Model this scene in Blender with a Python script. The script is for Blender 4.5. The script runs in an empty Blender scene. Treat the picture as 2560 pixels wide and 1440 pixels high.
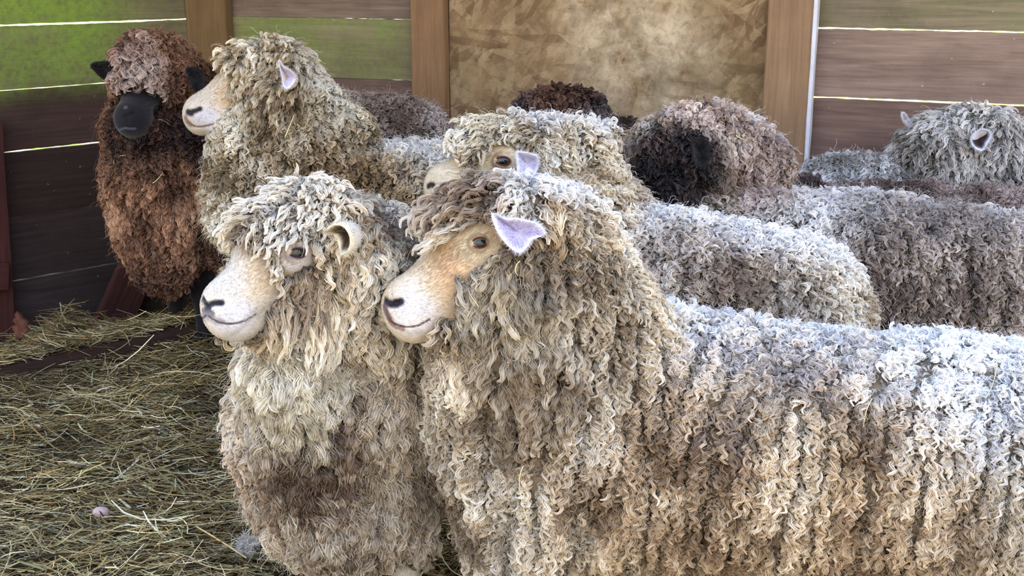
import bpy, bmesh, math, random, time
import numpy as np
from mathutils import Vector, Matrix, noise as mnoise, kdtree
from mathutils.bvhtree import BVHTree
T0=time.time()
rng=np.random.default_rng(7); random.seed(7)
COL=bpy.context.scene.collection
# ------------------------------------------------------------------ camera
F=3000.0; PITCH=math.radians(15.3); CAMZ=1.27
cp,sp=math.cos(PITCH),math.sin(PITCH)
CAM=np.array([0,0,CAMZ])
def ray(px,py):
    a=(px-1280)/F; b=(720-py)/F
    return np.array([a, cp+b*sp, -sp+b*cp])
def P(px,py,D):
    d=ray(px,py); return CAM+d*(D/d[1])
def zc(p): return p[1]*cp+(CAMZ-p[2])*sp
def PX(px,py,D,r):
    p=P(px,py,D); return p, r*zc(p)/F
cam=bpy.data.objects.new('camera',bpy.data.cameras.new('camera')); COL.objects.link(cam)
cam.location=CAM; cam.rotation_euler=(math.pi/2-PITCH,0,0)
cam.data.sensor_width=36; cam.data.lens=36*F/2560; cam.data.clip_end=200
bpy.context.scene.camera=cam
# ------------------------------------------------------------------ helpers
def lin(c):
    c=np.asarray(c,float)/255.0
    return np.where(c<=.04045,c/12.92,((c+.055)/1.055)**2.4)
def L4(c): return tuple(lin(c))+(1.0,)
def sstep(a,b,x):
    t=np.clip((x-a)/(b-a),0,1); return t*t*(3-2*t)
def mesh_from(name,V,Fc,mat=None,parent=None,smooth=True,col=None):
    me=bpy.data.meshes.new(name); V=np.asarray(V,np.float32)
    me.from_pydata(V.tolist(),[],[list(map(int,f)) for f in Fc]); me.update()
    if smooth: me.polygons.foreach_set('use_smooth',[True]*len(me.polygons))
    if col is not None:
        a=me.color_attributes.new('col','FLOAT_COLOR','POINT')
        c=np.ones((len(V),4),np.float32); c[:,:3]=col; a.data.foreach_set('color',c.ravel())
    if mat: me.materials.append(mat)
    o=bpy.data.objects.new(name,me); COL.objects.link(o)
    if parent: o.parent=parent
    return o
def mesh_quads(name,V,Q,mat,parent=None,col=None,k=4,smooth=True):
    me=bpy.data.meshes.new(name); n=len(Q)
    me.vertices.add(len(V)); me.vertices.foreach_set('co',np.asarray(V,np.float32).ravel())
    me.loops.add(n*k); me.loops.foreach_set('vertex_index',np.asarray(Q,np.int32).ravel())
    me.polygons.add(n); me.polygons.foreach_set('loop_start',np.arange(0,n*k,k,dtype=np.int32))
    me.polygons.foreach_set('loop_total',np.full(n,k,np.int32))
    me.polygons.foreach_set('use_smooth',np.full(n,smooth))
    me.update(calc_edges=True)
    if col is not None:
        a=me.color_attributes.new('col','FLOAT_COLOR','POINT')
        c=np.ones((len(V),4),np.float32); c[:,:3]=col; a.data.foreach_set('color',c.ravel())
    me.materials.append(mat)
    o=bpy.data.objects.new(name,me); COL.objects.link(o)
    if parent: o.parent=parent
    return o
def tag(o,label=None,cat=None,group=None,kind=None):
    if label: o['label']=label
    if cat: o['category']=cat
    if group: o['group']=group
    if kind: o['kind']=kind
    return o
def empty(name,loc,label,cat,group=None):
    o=bpy.data.objects.new(name,None); COL.objects.link(o); o.location=loc; o.empty_display_size=.1
    return tag(o,label,cat,group)
def setparent(o,root):
    o.parent=root; o.matrix_parent_inverse=Matrix.Translation(-Vector(root.location))
# ------------------------------------------------------------------ materials
class NT:
    def __init__(s,name):
        s.m=bpy.data.materials.new(name); s.m.use_nodes=True; s.t=s.m.node_tree
        s.b=s.t.nodes['Principled BSDF']
    def n(s,typ,**kw):
        x=s.t.nodes.new('ShaderNode'+typ)
        for k,v in kw.items():
            if k.startswith('i_'): x.inputs[k[2:].replace('_',' ')].default_value=v
            else: setattr(x,k,v)
        return x
    def l(s,a,b): s.t.links.new(a,b)
    def coord(s,scale=(1,1,1),which='Object',rot=(0,0,0)):
        c=s.n('TexCoord'); m=s.n('Mapping'); m.inputs['Scale'].default_value=scale; m.inputs['Rotation'].default_value=rot
        s.l(c.outputs[which],m.inputs[0]); return m.outputs[0]
    def noise(s,vec,scale,detail=6,rough=.6,dist=0):
        x=s.n('TexNoise'); x.inputs['Scale'].default_value=scale; x.inputs['Detail'].default_value=detail
        x.inputs['Roughness'].default_value=rough; x.inputs['Distortion'].default_value=dist; s.l(vec,x.inputs['Vector']); return x.outputs[0]
    def ramp(s,fac,stops):
        r=s.n('ValToRGB'); e=r.color_ramp.elements
        while len(e)<len(stops): e.new(.5)
        for i,(p,c) in enumerate(stops): e[i].position=p; e[i].color=L4(c) if max(c)>1.0 or len(c)==3 and max(c)>1 else tuple(c)+(1,)
        s.l(fac,r.inputs[0]); return r.outputs[0]
    def mix(s,f,a,b,mode='MIX'):
        x=s.n('Mix',data_type='RGBA',blend_type=mode)
        for inp,v in ((0,f),(6,a),(7,b)):
            if hasattr(v,'links') : s.l(v,x.inputs[inp])
            elif isinstance(v,(int,float)): x.inputs[inp].default_value=v
            else: x.inputs[inp].default_value=L4(v)
        return x.outputs[2]
    def math(s,op,a,b=None,clamp=False):
        x=s.n('Math',operation=op,use_clamp=clamp)
        for i,v in ((0,a),(1,b)):
            if v is None: continue
            if hasattr(v,'links'): s.l(v,x.inputs[i])
            else: x.inputs[i].default_value=v
        return x.outputs[0]
    def bump(s,h,strength=.4,dist=.004):
        x=s.n('Bump'); x.inputs['Strength'].default_value=strength; x.inputs['Distance'].default_value=dist
        s.l(h,x.inputs['Height']); s.l(x.outputs[0],s.b.inputs['Normal'])
    def attr(s,name): return s.n('Attribute',attribute_name=name).outputs['Color']
    def out(s,col,rough=.8,spec=.2):
        if hasattr(col,'links'): s.l(col,s.b.inputs['Base Color'])
        else: s.b.inputs['Base Color'].default_value=L4(col)
        if hasattr(rough,'links'): s.l(rough,s.b.inputs['Roughness'])
        else: s.b.inputs['Roughness'].default_value=rough
        s.b.inputs['Specular IOR Level'].default_value=spec
        return s.m
def flat_mat(name,c,rough=.6,spec=.3,nz=0.15,sc=60):
    m=NT(name); v=m.coord(); n=m.noise(v,sc)
    col=m.mix(n,tuple(np.array(c)*(1-nz)),tuple(np.minimum(255,np.array(c)*(1+nz)))); m.bump(n,.2,.002)
    return m.out(col,rough,spec)
def wood_mat(name,grain_axis,dark,light,knots=True,algae=False,rough=.75):
    """weathered sawn board; grain runs along grain_axis of the object, tint per board from vertex colour"""
    m=NT(name); sc=[14,14,14]; sc[grain_axis]=.9
    v=m.coord(tuple(sc)); g=m.noise(v,2.2,10,.65,1.2)
    sc2=[70,70,70]; sc2[grain_axis]=2.5
    g2=m.noise(m.coord(tuple(sc2)),1.5,6,.7)
    v3=m.coord((1,1,1)); blot=m.noise(v3,3.1,5,.6)
    col=m.ramp(g,[(.22,dark),(.78,light)])
    col=m.mix(m.ramp(g2,[(.3,(0,0,0)),(.7,(255,255,255))]),m.mix(1.0,col,(222,216,212),'MULTIPLY'),col)
    col=m.mix(m.math('MULTIPLY',m.ramp(blot,[(.45,(0,0,0)),(.7,(255,255,255))]),.5),col,tuple(np.array(dark)*.75))
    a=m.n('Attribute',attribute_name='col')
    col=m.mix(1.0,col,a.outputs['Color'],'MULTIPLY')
    if algae:
        al=m.n('Attribute',attribute_name='algae').outputs['Fac']
        n1=m.noise(v3,2.3,7,.62); n2=m.noise(v3,38,5,.7)
        k=m.math('MULTIPLY',al,m.ramp(n1,[(.3,(0,0,0)),(.55,(255,255,255))]),True)
        k=m.math('MULTIPLY',k,m.ramp(n2,[(.22,(60,60,60)),(.5,(255,255,255))]),True)
        gc=m.mix(n2,(70,98,20),(140,166,74))
        col=m.mix(k,col,gc)
        sp=m.ramp(m.noise(v3,75,2,.5),[(.73,(0,0,0)),(.78,(255,255,255))])
        col=m.mix(m.math('MULTIPLY',sp,.5),col,(200,195,180))
    # a few knots
    kv=[3.2,3.2,3.2]; kv[grain_axis]=1.5; vo=m.n('TexVoronoi'); m.l(m.coord(tuple(kv)),vo.inputs['Vector']); vo.inputs['Scale'].default_value=1.0
    kn=m.ramp(vo.outputs['Distance'],[(.045,(255,255,255)),(.11,(0,0,0))]); col=m.mix(m.math('MULTIPLY',kn,.7),col,tuple(np.array(dark)*.45))
    m.bump(m.math('ADD',g,m.math('MULTIPLY',g2,.5)),.5,.004)
    return m.out(col,rough,.25)
# ------------------------------------------------------------------ setting
DR=3.95; 
rd=np.array([.928,-.371,0])                      # rear wall runs to the right and towards the viewer
corner=P(497,100,4.95).copy(); corner[2]=0
ldir=np.array([-math.sin(math.radians(47)),-math.cos(math.radians(47)),0])
def onwall(px,py,org,d):
    """point where a pixel's ray meets the vertical wall plane"""
    r=ray(px,py); n=np.array([-d[1],d[0],0]); t=np.dot(org-CAM,n)/np.dot(r,n); return CAM+r*t
def frame(org,d):
    """matrix: local x along wall, y = outward (away from viewer), z up"""
    x=Vector(d).normalized(); y=Vector((-d[1],d[0],0)).normalized()
    if y.y<0: y=-y
    m=Matrix.Identity(4); m.col[0][:3]=x; m.col[1][:3]=y; m.col[2][:3]=(0,0,1); m.col[3][:3]=tuple(org); return m
def boards(name,org,d,length,zs,tints,mat,seed,algaef,gap=.006,thick=.024,gw=None):
    """one wall: horizontal boards between heights zs with ragged open gaps"""
    r=np.random.default_rng(seed); V=[];Q=[];Cc=[];Al=[]
    nx=int(length/.02)+1; xs=np.linspace(0,length,nx)
    def edge(amp):
        e=sum(amp*a*np.sin(xs*f+r.uniform(0,6.28)) for f,a in ((2.1,.6),(7,.3),(29,.22),(83,.2)))+amp*.25*r.normal(size=nx)
        return e
    ragg=[.0010*np.cumsum(r.normal(size=nx))/math.sqrt(6)*.35 for _ in zs]
    def gapat(k):
        g=np.array([gw(k,x) for x in xs]) if gw else np.full(nx,gap)
        return g*.5+np.clip(ragg[k]-ragg[k].mean(),-.002,.002)
    for i in range(len(zs)-1):
        g0=gap*.5*r.uniform(.5,1.3); g1=gap*.5*r.uniform(.5,1.3)
        lo=zs[i]+np.maximum(gapat(i)+edge(.0016),.0004) if i else np.full(nx,zs[0]); hi=zs[i+1]-np.maximum(gapat(i+1)+edge(.0016),.0004)
        y0=r.uniform(-.003,.003); b=len(V)
        nzz=6
        ring=[(0,-1)]
        for j in range(nx):
            for q in range(nzz+1): V.append((xs[j],y0,lo[j]+(hi[j]-lo[j])*q/nzz))
            V.append((xs[j],y0+thick,hi[j])); V.append((xs[j],y0+thick,lo[j]))
            for q in range(nzz+3):
                Cc.append(tints[i%len(tints)]); z=V[-(nzz+3)+q][2]; Al.append(algaef(i,xs[j],z))
        m_=nzz+3
        for j in range(nx-1):
            for q in range(m_):
                a=b+j*m_+q; a2=b+j*m_+(q+1)%m_; Q.append((a,a+m_,a2+m_,a2))
    o=mesh_quads(name,np.array(V),Q,mat,col=np.array(Cc),smooth=False)
    at=o.data.attributes.new('algae','FLOAT','POINT'); at.data.foreach_set('value',np.array(Al,np.float32))
    o.matrix_world=frame(org,d); tag(o,kind='structure'); return o
wall_m=wood_mat('weathered_boards',0,(96,80,72),(150,132,118),algae=True)
# heights of the board gaps, read off each wall
def zof(px,py,org,d): return onwall(px,py,org,d)[2]
zr=[zof(2300,y,corner,rd) for y in (75,253)]; pr=zr[0]-zr[1]
print('rear pitch',pr,'z',zr,'left-end z',[zof(900,y,corner,rd) for y in (42,188)])
zl=[zof(x,y,corner,ldir) for x,y in ((200,57),(120,218),(120,370),(150,528),(160,681))]
print('left z',zl, 'wall base',onwall(60,850,corner,ldir),onwall(2300,300,corner,rd))
ztop=2.35
zsR=[-.05]+[zr[1]-pr*k for k in (3,2,1)]+[zr[1],zr[0]]+[zr[0]+pr*k for k in range(1,7)]
zsR=[z for z in zsR if z<ztop]; 
zsL=[-.05]+sorted(zl)[0:1]
zsL=[-.22]+sorted(zl)+[max(zl)+.225*k for k in range(1,7) if max(zl)+.225*k<ztop]
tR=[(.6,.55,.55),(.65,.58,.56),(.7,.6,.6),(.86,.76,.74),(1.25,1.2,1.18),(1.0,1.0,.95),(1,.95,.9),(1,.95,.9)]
def algR(i,x,z): 
    a=max(0,1-abs(x-.45)/.55)*.0
    if i==4 and x<1.05: a=.6*min(1,max(0,(1.05-x)/.2))
    if i==5 and x>2.0: a=.22
    return a
def algL(i,x,z):
    a=np.clip((z-sorted(zl)[3]+.06)/.1,0,1)
    return float(a*np.clip((x-.12)/.35,.25,1))
def gwR(k,x):
    z=zsR[k] if k<len(zsR) else 9
    if x<1.05:
        if abs(z-zr[0])<.01: return -.002
        if abs(z-zr[1])<.01: return .0045 if x>.6 else .001
        return .0
    if abs(z-zr[0])<.01: return .0062 if x>1.95 else 0
    if abs(z-zr[1])<.01: return .0050 if x<2.2 else .0075
    return .002
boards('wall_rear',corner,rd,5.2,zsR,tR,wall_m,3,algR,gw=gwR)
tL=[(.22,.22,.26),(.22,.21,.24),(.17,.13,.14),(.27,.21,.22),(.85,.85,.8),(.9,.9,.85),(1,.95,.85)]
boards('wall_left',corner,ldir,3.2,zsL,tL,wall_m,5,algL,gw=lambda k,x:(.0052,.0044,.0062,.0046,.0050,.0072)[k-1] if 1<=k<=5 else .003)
def box(V,Q,x0,x1,y0,y1,z0,z1,nz=1):
    b=len(V)
    for (x,y) in ((x0,y0),(x1,y0),(x1,y1),(x0,y1)):
        for k in range(nz+1): V.append((x,y,z0+(z1-z0)*k/nz))
    m=nz+1
    for s in range(4):
        for k in range(nz):
            a=b+s*m+k; c=b+((s+1)%4)*m+k; Q.append((a,c,c+1,a+1))
    Q.append((b,b+3*m,b+2*m,b+m)); t=b+nz; Q.append((t,t+m,t+2*m,t+3*m))
def bevel_obj(name,size,mat,mw,tint=(1,1,1),bev=.003,jit=.0015,axis=2):
    """sawn timber: box with softened, slightly uneven edges; origin centred at its base"""
    bm=bmesh.new(); bmesh.ops.create_cube(bm,size=1,matrix=Matrix.Translation((0,0,.5)))
    bmesh.ops.scale(bm,vec=size,verts=bm.verts)
    ls=[e for e in bm.edges if abs((e.verts[0].co-e.verts[1].co).normalized()[axis])>.9]
    bmesh.ops.subdivide_edges(bm,edges=ls,cuts=24,use_grid_fill=True)
    bmesh.ops.bevel(bm,geom=[e for e in bm.edges if len(e.link_faces)==2 and e.calc_face_angle(0)>.5],offset=bev,segments=2,affect='EDGES')
    for v in bm.verts:
        v.co+=Vector([jit*mnoise.noise(v.co*9+Vector((k*7,3,1))) for k in range(3)])*2
    me=bpy.data.meshes.new(name); bm.to_mesh(me); bm.free()
    a=me.color_attributes.new('col','FLOAT_COLOR','POINT'); a.data.foreach_set('color',np.tile(np.array(tuple(tint)+(1,),np.float32),len(me.vertices)))
    me.materials.append(mat); o=bpy.data.objects.new(name,me); COL.objects.link(o); o.matrix_world=mw; return o
def wx(px,py,org,d): return float(np.dot(onwall(px,py,org,d)-org,d))
FR=frame(corner,rd); FL=frame(corner,ldir)
stud_m=wood_mat('stud_wood',2,(134,112,88),(160,136,108))
dark_m=wood_mat('dark_timber',0,(48,36,34),(92,70,62))
darkv_m=wood_mat('dark_upright',2,(58,36,34),(104,66,58))
# corner stud
x0,x1=wx(500,90,corner,rd),wx(592,60,corner,rd)
o=bevel_obj('wall_stud',(x1-x0+.015,.045,ztop),stud_m,FR@Matrix.Translation(((x0+x1)/2-.02,-.028,0)),(.66,.60,.42)); tag(o,'greenish brown upright stud in the corner behind the brown and cream sheep','post')
# stud left of the panel
x0,x1=wx(1045,120,corner,rd),wx(1127,120,corner,rd)
o=bevel_obj('wall_stud',(x1-x0,.05,ztop),stud_m,FR@Matrix.Translation(((x0+x1)/2,-.033,0)),(.92,.78,.66)); tag(o,'brown upright stud at the left edge of the chipboard panel','post')
# chipboard panel
xa,xb=wx(1129,120,corner,rd),wx(1926,120,corner,rd)
def panel_mat():
    m=NT('strand_board'); v=m.coord((1,1,1))
    # flakes: voronoi cells at two orientations, stretched
    col=None
    base=m.ramp(m.noise(v,7,6,.7),[(.3,(108,86,60)),(.7,(160,136,102))])
    for i,(rot,scx,scz,th) in enumerate(((.5,9,38,.5),(-.7,8,34,.5),(1.3,10,40,.6),(-.1,7,42,.55),(.9,12,46,.5))):
        mp=m.coord((scx,1,scz),'Object',(0,0,0))
        c=m.n('TexCoord'); a=m.n('Mapping'); a.inputs['Rotation'].default_value=(0,rot,0); m.l(c.outputs['Object'],a.inputs[0])
        b=m.n('Mapping'); b.inputs['Scale'].default_value=(scx,.01,scz); b.inputs['Location'].default_value=(i*3.3,0,i); m.l(a.outputs[0],b.inputs[0])
        vo=m.n('TexVoronoi'); vo.inputs['Scale'].default_value=1.0; m.l(b.outputs[0],vo.inputs['Vector'])
        sepx=m.n('SeparateColor'); m.l(vo.outputs['Color'],sepx.inputs[0])
        sel=m.ramp(sepx.outputs[0],[(.70,(0,0,0)),(.72,(255,255,255))])
        tint=m.ramp(sepx.outputs[1],[(0,(84,58,38)),(.5,(142,116,82)),(1,(178,156,120))])
        base=m.mix(m.math('MULTIPLY',sel,.52),base,tint)
    # worn pale cloud in the middle, dusty
    cl=m.n('TexCoord'); pc=onwall(1600,110,corner,rd); px0=float(np.dot(pc-corner,rd))-(xa+xb)/2
    mp=m.n('Mapping'); mp.inputs['Location'].default_value=(-px0,0,-float(pc[2])); m.l(cl.outputs['Object'],mp.inputs[0])
    mr=m.n('Mapping'); mr.inputs['Rotation'].default_value=(0,.45,0); m.l(mp.outputs[0],mr.inputs[0])
    g=m.n('TexGradient',gradient_type='SPHERICAL'); mp2=m.n('Mapping'); mp2.inputs['Scale'].default_value=(3.2,.1,1.9); m.l(mr.outputs[0],mp2.inputs[0]); m.l(mp2.outputs[0],g.inputs[0])
    k=m.math('MULTIPLY',m.ramp(g.outputs[0],[(0,(0,0,0)),(.6,(255,255,255))]),m.ramp(m.noise(v,5.5,9,.72),[(.38,(0,0,0)),(.62,(255,255,255))]))
    col=m.mix(m.math('MULTIPLY',k,.85),base,(212,196,166))
    gr=m.ramp(m.noise(v,3,8,.7),[(.48,(0,0,0)),(.62,(255,255,255))]); col=m.mix(m.math('MULTIPLY',gr,.55),col,(92,80,52))
    m.bump(m.noise(m.coord((14,1,40)),2,6,.7),.5,.004)
    col=m.mix(m.math('MULTIPLY',m.ramp(m.noise(v,26,8,.75,1.5),[(.52,(0,0,0)),(.66,(255,255,255))]),.5),col,(88,68,48)); col=m.mix(m.math('MULTIPLY',m.ramp(m.noise(m.coord((5,1,22),'Object',(0,.6,0)),2.0,4,.6),[(.66,(0,0,0)),(.70,(255,255,255))]),.6),col,(92,56,40))
    return m.out(col,.8,.2)
o=bevel_obj('chipboard_panel',(xb-xa,.012,ztop-.02),panel_mat(),FR@Matrix.Translation(((xa+xb)/2,-.012,0)),bev=.001,jit=.0008)
# move origin to left-bottom so the texture is laid out from there
tag(o,'tan wood-chip panel with a worn pale patch between two studs','panel')
# right post with metal strip
x0,x1=wx(1926,120,corner,rd),wx(2036,120,corner,rd)
post=bevel_obj('wall_post',(x1-x0,.07,ztop),stud_m,FR@Matrix.Translation(((x0+x1)/2,-.043,0)),(1.0,.92,.84)); tag(post,'thick light brown post with a white metal strip, right of chipboard panel','post')
mt=flat_mat('galvanised',(196,198,206),.45,.5,.12,25)
s=bevel_obj('metal_strip',(.014,.05,1.95),mt,FR@Matrix.Translation((x1+.006,-.045,.4)),bev=.002); s['label']='white metal edging strip'; s.parent=post; s.matrix_parent_inverse=post.matrix_world.inverted()
# small caulk smear left of the post
s=bevel_obj('paint_smear',(.006,.004,.12),flat_mat('white_caulk',(225,225,228)),FR@Matrix.Translation((x0-.004,-.021,zof(1924,160,corner,rd)-.06)),bev=.0015); s.parent=post; s.matrix_parent_inverse=post.matrix_world.inverted(); s['label']='white caulk smear'
# left wall furniture: brace, sill, end upright
def timber_between(name,a,b,width,thick,mat,tint,up,label,cat):
    a=Vector(a); b=Vector(b); z=(b-a).normalized(); y=Vector(up); y=(y-z*y.dot(z)).normalized(); x=y.cross(z)
    m=Matrix.Identity(4); m.col[0][:3]=x; m.col[1][:3]=y; m.col[2][:3]=z; m.col[3][:3]=a
    o=bevel_obj(name,(width,thick,(b-a).length),mat,m,tint); return tag(o,label,cat)
nL=np.array(FL.col[1][:3])
def LW(px,py,off): return onwall(px,py,corner-nL*off,ldir)
timber_between('diagonal_brace',LW(262,850,.04),LW(392,560,.04),.155,.035,darkv_m,(.75,.72,.75),nL,'dark plank leaning diagonally against the left wall behind the brown sheep','plank')
a,b=P(100,905,3.60),P(430,830,3.92); a[2]=b[2]=0; a,b=a-(b-a)*.75,b+(b-a)*.42; a[2]=b[2]=.015; BEAM=(a.copy(),b.copy())
o=timber_between('sill_beam',a,b,.10,.10,wood_mat('beam_wood',2,(44,32,30),(92,70,60)),(.8,.75,.75),(0.3,1,0),'low dark wooden beam on the straw in front of the left wall','beam')
a=LW(14,930,.05); b=LW(-28,300,.05)
timber_between('fence_upright',a,b,.075,.06,darkv_m,(.75,.55,.55),nL,'dark reddish upright board at the far left edge of the pen','post')
a=LW(20,690,.105); b=LW(-260,700,.105)
timber_between('fence_rail',a,b,.10,.03,darkv_m,(.8,.55,.52),nL,'short dark red rail end at the far left edge','rail')
# roof, ground inside and out
V=[];Q=[]
roofc=np.array([-.1,0,0])
rf_m=wood_mat('roof_boards',0,(70,54,44),(120,96,78))
def roof():  # unseen roof, added to block the sun; front edge set for skylight
    a=corner+np.array([-.25,.45,ztop]); b=corner+rd*5.4+np.array([.1,.3,ztop]); 
    pts=[a,b,np.array([b[0],2.45,ztop+.42]),np.array([-3.6,2.45,ztop+.42]),np.array([-3.6,3.6,ztop+.12])]
    V=[p+np.array([0,0,h]) for h in (0,.05) for p in pts]; n=len(pts)
    Fc=[list(range(n))[::-1],list(range(n,2*n))]+[[i,(i+1)%n,(i+1)%n+n,i+n] for i in range(n)]
    o=mesh_from('unseen_roof',V,Fc,rf_m,smooth=False,col=np.ones((2*n,3))); tag(o,kind='structure')
roof()
def ground():
    m=NT('bedding_ground'); v=m.coord(); n=m.noise(v,9,8,.7); n2=m.noise(v,60,6,.7)
    c=m.ramp(n,[(.3,(24,19,13)),(.7,(58,46,28))]); c=m.mix(m.ramp(n2,[(.4,(0,0,0)),(.7,(255,255,255))]),c,(88,76,46)); m.bump(n2,.8,.01)
    mt=m.out(c,.95,.1)
    nx,ny=140,120; X=np.linspace(-3.6,4.6,nx); Y=np.linspace(1.0,6,ny); V=[]
    for y in Y:
        for x in X: V.append((x,y,gz(x,y)))
    Q=[(j*nx+i,j*nx+i+1,(j+1)*nx+i+1,(j+1)*nx+i) for j in range(ny-1) for i in range(nx-1)]
    o=mesh_quads('floor',np.array(V),Q,mt); tag(o,kind='structure')
    m=NT('yard'); v=m.coord(); c=m.mix(m.noise(v,3,8,.7),(150,128,96),(196,176,140)); mt=m.out(c,.95,.1)
    V=[(-30,-30,-.06),(30,-30,-.06),(30,1.3,-.06),(-30,1.3,-.06)]; o=mesh_from('ground_yard',V,[(0,1,2,3)],mt,smooth=False); tag(o,kind='structure')
    m=NT('meadow'); v=m.coord(); c=m.ramp(m.noise(v,5,8,.7),[(.4,(70,110,16)),(.5,(130,160,40)),(.58,(240,240,220)),(.66,(120,170,150))]); c=m.mix(m.ramp(m.noise(v,9,3,.7),[(.52,(0,0,0)),(.6,(255,255,255))]),c,(200,120,70)); mt=m.out(c,.95,.1)
    V=[(-40,1.3,-.4),(40,1.3,-.4),(40,60,-.4),(-40,60,-.4)]; o=mesh_from('ground_meadow',V,[(0,1,2,3)],mt,smooth=False); tag(o,kind='structure')
def gz(x,y):
    dl=-((x-corner[0])*nL[0]+(y-corner[1])*nL[1]); t=min(1,max(0,(.85-dl)/.6)); 
    return -.11*t*t*(3-2*t)+.022*mnoise.noise(Vector((x*2.1,y*2.1,0)))+.012*mnoise.noise(Vector((x*7,y*7,3)))
ground()
def straw(n,seed):
    r=np.random.default_rng(seed)
    # positions over the visible bedding, denser near the open left side
    m1=int(n*.82)
    X=np.concatenate([r.uniform(-2.2,.25,m1),r.uniform(.2,3.0,n-m1)]); Y=np.concatenate([1.75+2.75*r.random(m1)**1.15,r.uniform(1.5,3.2,n-m1)])
    # keep inside left wall
    keep=((X-corner[0])*(-ldir[1])+(Y-corner[1])*ldir[0]<0) if False else np.ones(n,bool)
    nl=np.array([ldir[1],-ldir[0]]); side=(X-corner[0])*nL[0]+(Y-corner[1])*nL[1]; keep=side<-.03
    X,Y=X[keep],Y[keep]; H=np.array([gz(x,y) for x,y in zip(X,Y)])
    # straw raked up on and behind the beam, and a heap against the wall
    n2=8500; A_,B_=BEAM; u=r.random(n2); w_=np.where(r.random(n2)<.22,r.normal(0,.035,n2),.05+r.random(n2)*.55)
    X2=A_[0]+(B_[0]-A_[0])*u-w_*.3; Y2=A_[1]+(B_[1]-A_[1])*u+w_*.95; H2=np.array([gz(x,y) for x,y in zip(X2,Y2)]); H2=np.where(np.abs(w_)<.05,.068,H2+.004)
    hp=P(165,815,4.0); n3=700; X3=hp[0]+r.normal(0,.06,n3); Y3=hp[1]+r.normal(0,.05,n3); H3=-.02+.10*np.exp(-((X3-hp[0])/.06)**2)*r.random(n3)
    X=np.concatenate([X,X2,X3]); Y=np.concatenate([Y,Y2,Y3]); H=np.concatenate([H,H2,H3])
    side=(X-corner[0])*nL[0]+(Y-corner[1])*nL[1]; keep=side<-.02; X,Y,H=X[keep],Y[keep],H[keep]; n=len(X)
    patch=np.array([mnoise.noise(Vector((x*3,y*3,9))) for x,y in zip(X,Y)])
    ang=r.normal(0,.55,n)+.9*patch+np.where(r.random(n)<.3,r.uniform(0,3.14,n),0)
    Ln=np.clip(r.lognormal(-2.8,.55,n),.02,.26); W=np.clip(r.lognormal(-6.68,.5,n),.0006,.0050)
    tilt=np.abs(r.normal(0,.16,n))*np.sign(r.normal(size=n)); lift=.004+.03*r.random(n)**1.6
    d=np.stack([np.cos(ang)*np.cos(tilt),np.sin(ang)*np.cos(tilt),np.sin(tilt)],1)
    up=np.array([0,0,1.0]); b=np.cross(d,up); b/=np.linalg.norm(b,axis=1)[:,None]; nn=np.cross(b,d)
    c0=np.stack([X,Y,H+lift+np.abs(np.sin(tilt))*Ln*.35],1)
    K=5; s=np.linspace(-.5,.5,K); bend=r.normal(0,.10,n)*Ln; bend2=r.normal(0,.07,n)*Ln
    roll=r.uniform(0,3.14,n)
    V=np.zeros((n,K,3,3))
    for k in range(K):
        c=c0+d*(s[k]*Ln)[:,None]+b*(bend*(s[k]**2*4-.3))[:,None]+nn*(bend2*(s[k]**2*4)*-1)[:,None]
        for q in range(3):
            a=roll+q*2.094
            w=W*(1 if k in (1,2,3) else .7)
            V[:,k,q]=c+b*(np.cos(a)*w*.9)[:,None]+nn*(np.sin(a)*w*.45)[:,None]
    V=V.reshape(-1,3); V[:,2]=np.maximum(V[:,2],-.2)
    base=np.arange(n)[:,None,None]*K*3; kk=np.arange(K-1)[None,:,None]*3; qq=np.arange(3)[None,None,:]
    a=base+kk+qq; a2=base+kk+(qq+1)%3
    Q=np.stack([a,a2,a2+3,a+3],-1).reshape(-1,4)
    pal=lin(np.array([(204,188,136),(176,152,96),(132,108,66),(90,72,46),(226,214,176),(138,134,84),(60,48,32),(164,126,70)]))
    pr_=np.array([.15,.17,.16,.16,.08,.09,.13,.06]); ci=r.choice(8,n,p=pr_)
    cc=pal[ci]*r.uniform(.6,1.2,(n,1))*(1+.9*np.clip(patch,-.6,.3))[:,None]
    Cc=np.repeat(cc,K*3,0)
    m=NT('straw'); a_=m.attr('col'); m.b.inputs['Specular IOR Level'].default_value=.35
    mt=m.out(a_,.55,.35)
    o=mesh_quads('straw_bedding',V,Q,mt,col=Cc,smooth=False); tag(o,'loose yellow and brown straw spread over the pen floor','straw',kind='stuff'); return mt
straw_m=straw(58000,11)
print('setting',time.time()-T0)
# ------------------------------------------------------------------ light
w=bpy.data.worlds.new('sky'); bpy.context.scene.world=w; w.use_nodes=True
nt=w.node_tree; bg=nt.nodes['Background']
tc=nt.nodes.new('ShaderNodeTexCoord'); sx=nt.nodes.new('ShaderNodeSeparateXYZ'); rp=nt.nodes.new('ShaderNodeValToRGB')
nt.links.new(tc.outputs['Generated'],sx.inputs[0]); nt.links.new(sx.outputs[2],rp.inputs[0]); nt.links.new(rp.outputs[0],bg.inputs[0])
e=rp.color_ramp.elements; e[0].position=.0; e[0].color=(.95,.86,.74,1); e[1].position=.75; e[1].color=(.50,.72,1.25,1)
x=e.new(.25); x.color=(.95,.95,.98,1)
bg.inputs[1].default_value=3.0
def sun(rot,en,col,ang=1.0):
    l=bpy.data.objects.new('sun',bpy.data.lights.new('sun','SUN')); COL.objects.link(l); l.data.energy=en; l.data.color=col; l.data.angle=math.radians(ang); l.rotation_euler=rot
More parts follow.
